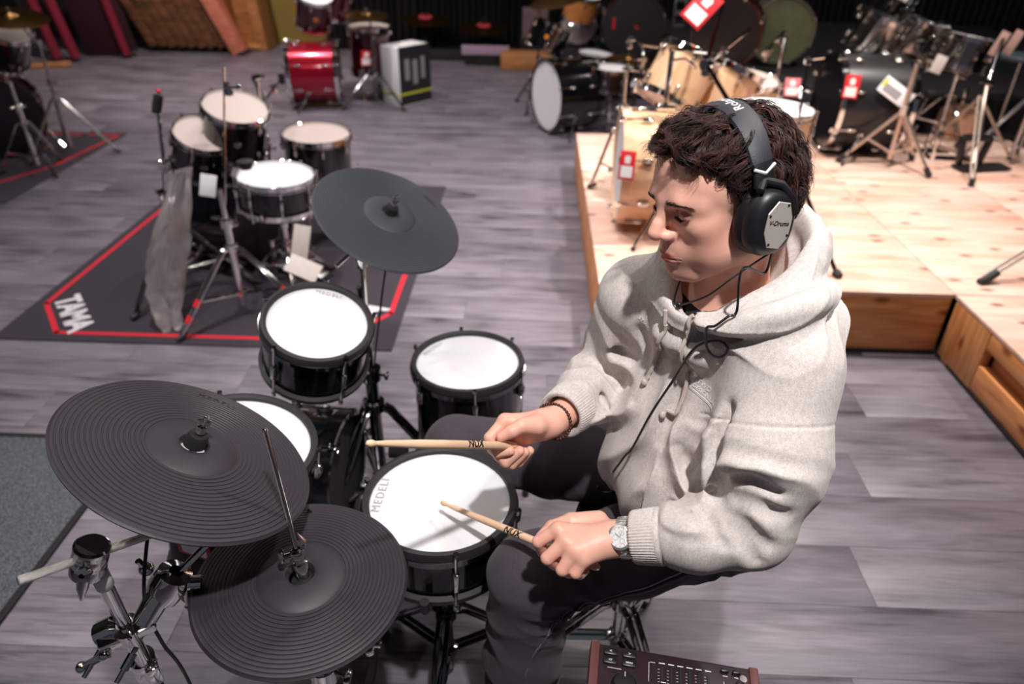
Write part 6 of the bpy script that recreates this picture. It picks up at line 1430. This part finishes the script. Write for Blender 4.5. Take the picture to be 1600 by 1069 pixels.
hang_tag('price_tag','red price tag with white field on the maple bass drum',(0.4216,3.1533,0.6962),(-.25,-.93,.25),.070,.125)
hang_tag('price_tag','large red price tag with white panel hanging at the top edge',(0.6998,3.3683,1.3175),(-.15,-.9,.4),.105,.155,up=(.62,.1,.75))
hang_tag('price_tag','faded pink price tag between the maple floor tom and black bass drum',(1.4704,4.3070,0.8075),(-.1,-.95,.25),.085,.10,body=mat('pink_paper',hexc(222,120,128),.6))
# microphone style boom lying across the stage behind the drummer
mc=thing('boom_stand','black jointed boom rod reaching down to the stage behind the hood','stand',Vector((1.13,3.0,.30)))
q1=(1.1618,2.9712,0.6571); q2=(1.3532,2.9052,0.3180); q0=(1.1861,3.1914,0.7268)
child_world(mc,MB().tube([q0,q1,q2],.010,8),'rod',PLASTIC); child_world(mc,MB().tube([q2,(q2[0]+.008,q2[1]-.03,.312)],[.020,.016],10),'rubber_foot',RUBBER)
tl=thing('tripod_leg','chrome stand leg with black rubber foot at the right edge of the stage','stand',Vector((1.9897,2.8873,0.3000)))
q1=Vector((1.9882,2.8702,0.3180)); q2=Vector((q1.x+.34,q1.y+.10,.52)); child_world(tl,MB().tube([q1,q2],.006,8).tube([q1+Vector((.0,.02,.01)),q2+Vector((0,.03,.0))],.006,8),'leg',STEEL); child_world(tl,MB().tube([q1+Vector((.05,.015,.03)),q1,q1-Vector((.03,.01,.008))],[.016,.019,.016],10),'rubber_foot',RUBBER)
child_world(tl,MB().cyl((q2.x,q2.y+.01,.32),(q2.x,q2.y+.01,.95),.012,12),'tube',STEEL)

# ------------------------------------------------------------------ black kit at the right of the stage
bk=bass_drum('bass_drum','black bass drum with red price tag on the right of the stage',(1.90,4.86,.615),(-1,.05,0),.60,.44,mat('satin_charcoal_shell',hexc(34,33,36),.32,0,.15,6),EBONY,EBONY,GLOSSB,nl=8,floor=.30,rim=CHROME)
hang_tag('price_tag','red price tag with white field on the black stage bass drum',(1.9120,4.5629,0.7659),(-.35,-.9,.2),.085,.135)
CHS=mat('smoked_chrome_shell',(.42,.39,.37),.14,1.,.1,10)
for i,(q,l) in enumerate((((2.3125,5.2517,1.0646),'smoked chrome rack tom, lower one above the black stage bass drum'),((2.6802,5.5272,1.0196),'smoked chrome rack tom, right one beside the chrome snare'),((2.5457,5.7367,1.1737),'smoked chrome rack tom cut by the top edge of the picture'))):
    drum('rack_tom',l,q,(.34,-.12,.93),.32,.22,CHS if i!=2 else GLOSSB,EBONY,CHROME,nl=8,split=True,seg=36)
drum('snare_drum','chrome snare with pale head on the right of the stage',(2.8493,5.1709,0.9691),(.16,.02,.98),.36,.18,CHS,COATW,CHROME,nl=10,seg=40)
p=(2.8493,5.1709,0.9691); s=stand('snare_stand','chrome stand under the chrome snare at the right',(p[0],p[1]),p[2]-.20,.26,CHROME,floor=.30,a0=.6,h=.30,rad=.012)
for i in range(3):
    a=.4+2*PI*i/3; d=Vector((math.cos(a),math.sin(a),0)); c=Vector((p[0],p[1],0)); child_world(s,MB().tube([c+Vector((0,0,p[2]-.22)),c+d*.16+Vector((0,0,p[2]-.21)),c+d*.19+Vector((0,0,p[2]-.19)),c+d*.192+Vector((0,0,p[2]-.16))],.006,8),'basket_arm',CHROME)
# big double braced tripod in front of the bass drum
BG=mat('peach_reflection_chrome',(.70,.58,.50),.42,1.,.05)  # peach tint paints the plywood's reflection into the chrome
hub=Vector((2.2139,4.4673,0.6562)); s=thing('cymbal_stand','wide chrome tripod stand standing before the black stage bass drum','stand',Vector((hub.x,hub.y,.30)))
child_world(s,MB().cyl((hub.x,hub.y,.36),(hub.x,hub.y,.92),.014,14),'tube',BG); child_world(s,MB().lathe([(.014,-.03),(.028,-.025),(.028,.025),(.014,.03)],16,hub),'leg_collar',CHROME)
for k_,q in enumerate(((1.9498,4.5668,0.3180),(2.3937,4.3018,0.3180),(2.4385,4.6331,0.3180))):
    F_=Vector(q); t=(F_-hub); t.z=0; t=Vector((-t.y,t.x,0)).normalized()*.012; mb=MB()
    for q in (-1,1): mb.tube([hub+t*q,hub+(F_-hub)*.85+t*q*.8,F_],.0085,8)
    mb.tube([(hub.x,hub.y,.40),hub+(F_-hub)*.55],.007,8); l=child_world(s,mb,'leg',BG); f_=MB().tube([F_+(hub-F_).normalized()*.05,F_,F_-(hub-F_).normalized()*.015],[.015,.019,.016],10); f_.move(s.matrix_world.inverted()); f_.build('rubber_foot',RUBBER,l)
for i,q in enumerate(((2.5064,5.1288,0.9531),(2.5773,5.0650,0.8470),(2.4690,4.9734,0.7984),(2.3835,4.9438,0.8492),(2.7025,5.2924,1.0195))): joint(s,q,.026,CHROME,i+50,'clamp')
bk2=thing('booklet','white printed booklet propped on the black stage bass drum','booklet',frame((2.1646,4.5222,0.7469),(-.2,-.9,.35),0,(.55,.1,.8)))
MB().box((0,0,0),(.10,.20,.006),bev=.001).build('cover',WHITEP,bk2); MB().box((-.01,.02,.0034),(.05,.11,.0008)).build('printed_picture',GREYP,bk2); MB().box((.012,.085,.0034),(.05,.02,.0008)).build('lime_stripe',YL,bk2)
hang_tag('hang_tag','pale hang tag hanging left of the chrome snare',(2.5851,4.9421,0.8381),(-.2,-.9,.2),.07,.11,printed=False,body=PAPER,up=(.3,0,1))
# hi-hat stand with black pedal
hb=Vector((2.7349,4.4429,0.3000)); s=thing('hi_hat_stand','chrome hi-hat stand with black pedal at the far right','stand',Vector((hb.x,hb.y,.30)))
tp_=Vector((2.9768,5.0139,1.0334)); md=Vector((2.8377,4.7817,0.7588))
child_world(s,MB().cyl(Vector((hb.x,hb.y+.02,.34)),md,.014,12),'tube',BG); child_world(s,MB().cyl(md,tp_,.012,12).cyl(tp_,tp_+(tp_-md).normalized()*.35,.005,8),'pull_rod',CHROME_DARK)
joint(s,md,.022,CHROME_DARK,3)
for k_,q in enumerate(((2.5812,4.1642,0.3150),(2.6814,4.9610,0.3150),(3.1035,4.7103,0.3150))):
    F_=Vector(q); A=Vector((2.8000,4.7381,0.6899)); t=(F_-A); t.z=0; t=Vector((-t.y,t.x,0)).normalized()*.012; mb=MB()
    for q in (-1,1): mb.tube([A+t*q,A+(F_-A)*.8+t*q,F_],.007,8)
    l=child_world(s,mb,'leg',BG); f_=MB().cyl(F_+Vector((0,0,.03)),F_-Vector((0,0,.012)),.017,10); f_.move(s.matrix_world.inverted()); f_.build('rubber_foot',RUBBER,l)
pb=Vector((2.7339,4.4870,0.3100)); mb=MB()
for q in ((-.07,0),(.07,0)): mb.box(pb+Vector((q[0],.03,.09)),(.03,.05,.20),Matrix.Rotation(.15*(1 if q[0]>0 else -1),4,'Y'),.01)
mb.box(pb+Vector((0,.03,.18)),(.16,.05,.04),None,.01).box(pb+Vector((.07,.0,.008)),(.34,.12,.016),Matrix.Rotation(.2,4,'Z'),.006); child_world(s,mb,'pedal_frame',PLASTIC)
for p,l in (((2.9387,4.9698,0.9637),'pale tag on the hi-hat stand pole, left of the two'),((3.0610,5.0318,0.9639),'pale tag on the hi-hat stand pole, right of the two')):
    hang_tag('hang_tag',l,p,(-.2,-.95,.1),.055,.15,printed=False,body=mat('dusty_pink_card',hexc(196,160,150),.7),up=(.35,0,1))
# double kick pedals and chrome base, the stage's warm reflection painted into their colour
pedal('kick_pedal','chrome kick pedal behind the tripod on the right of the stage',(2.62,4.86),(-1,.0,0),.30,plate=BG)
pedal('kick_pedal','second chrome kick pedal nearer the hi-hat stand on the stage',(2.72,4.70),(-1,.1,0),.30,plate=BG,beater=False)
wp=thing('chrome_base','curved chrome hardware behind the hi-hat pedal, painted with the stage reflection','hardware',Vector((3.0461,5.3303,0.3000)))
q=Vector((3.0461,5.3303,0.3000)); child_world(wp,MB().lathe([(0,0),(.13,0),(.15,.03),(.13,.16),(.09,.19),(0,.19)],24,(q.x,q.y,q.z)),'body',mat('painted_peach_reflection',hexc(214,160,134),.5,0,.1,8)); child_world(wp,MB().tube([(q.x,q.y,.49),(q.x-.02,q.y,.62)],.018,10),'peg',CHROME)  # peach body colour stands for plywood mirrored in chrome
s=stand('cymbal_stand','thin chrome stand at the far right edge of the stage',(3.05,4.62),1.05,.30,STEEL,floor=.30,a0=.9,h=.40,rad=.011)
pl_=thing('practice_pad','teal grey practice pad at the right edge beside the drape','drum pad',Vector((3.3251,5.3069,0.8275))); q=Vector((3.3251,5.3069,0.8275)); child_world(pl_,MB().lathe([(0,.02),(.14,.02),(.15,.01),(.15,-.01),(0,-.01)],32,q),'pad',mat('teal_grey_rubber',hexc(60,72,78),.6)); child_world(pl_,MB().cyl((q.x,q.y,.30),(q.x,q.y,q.z-.01),.012,10),'post',STEEL)
child_world(pl_,MB().lathe([(0,0),(.14,0),(.13,.015),(.02,.02),(0,.02)],24,(q.x,q.y,.30)),'foot',STEEL)
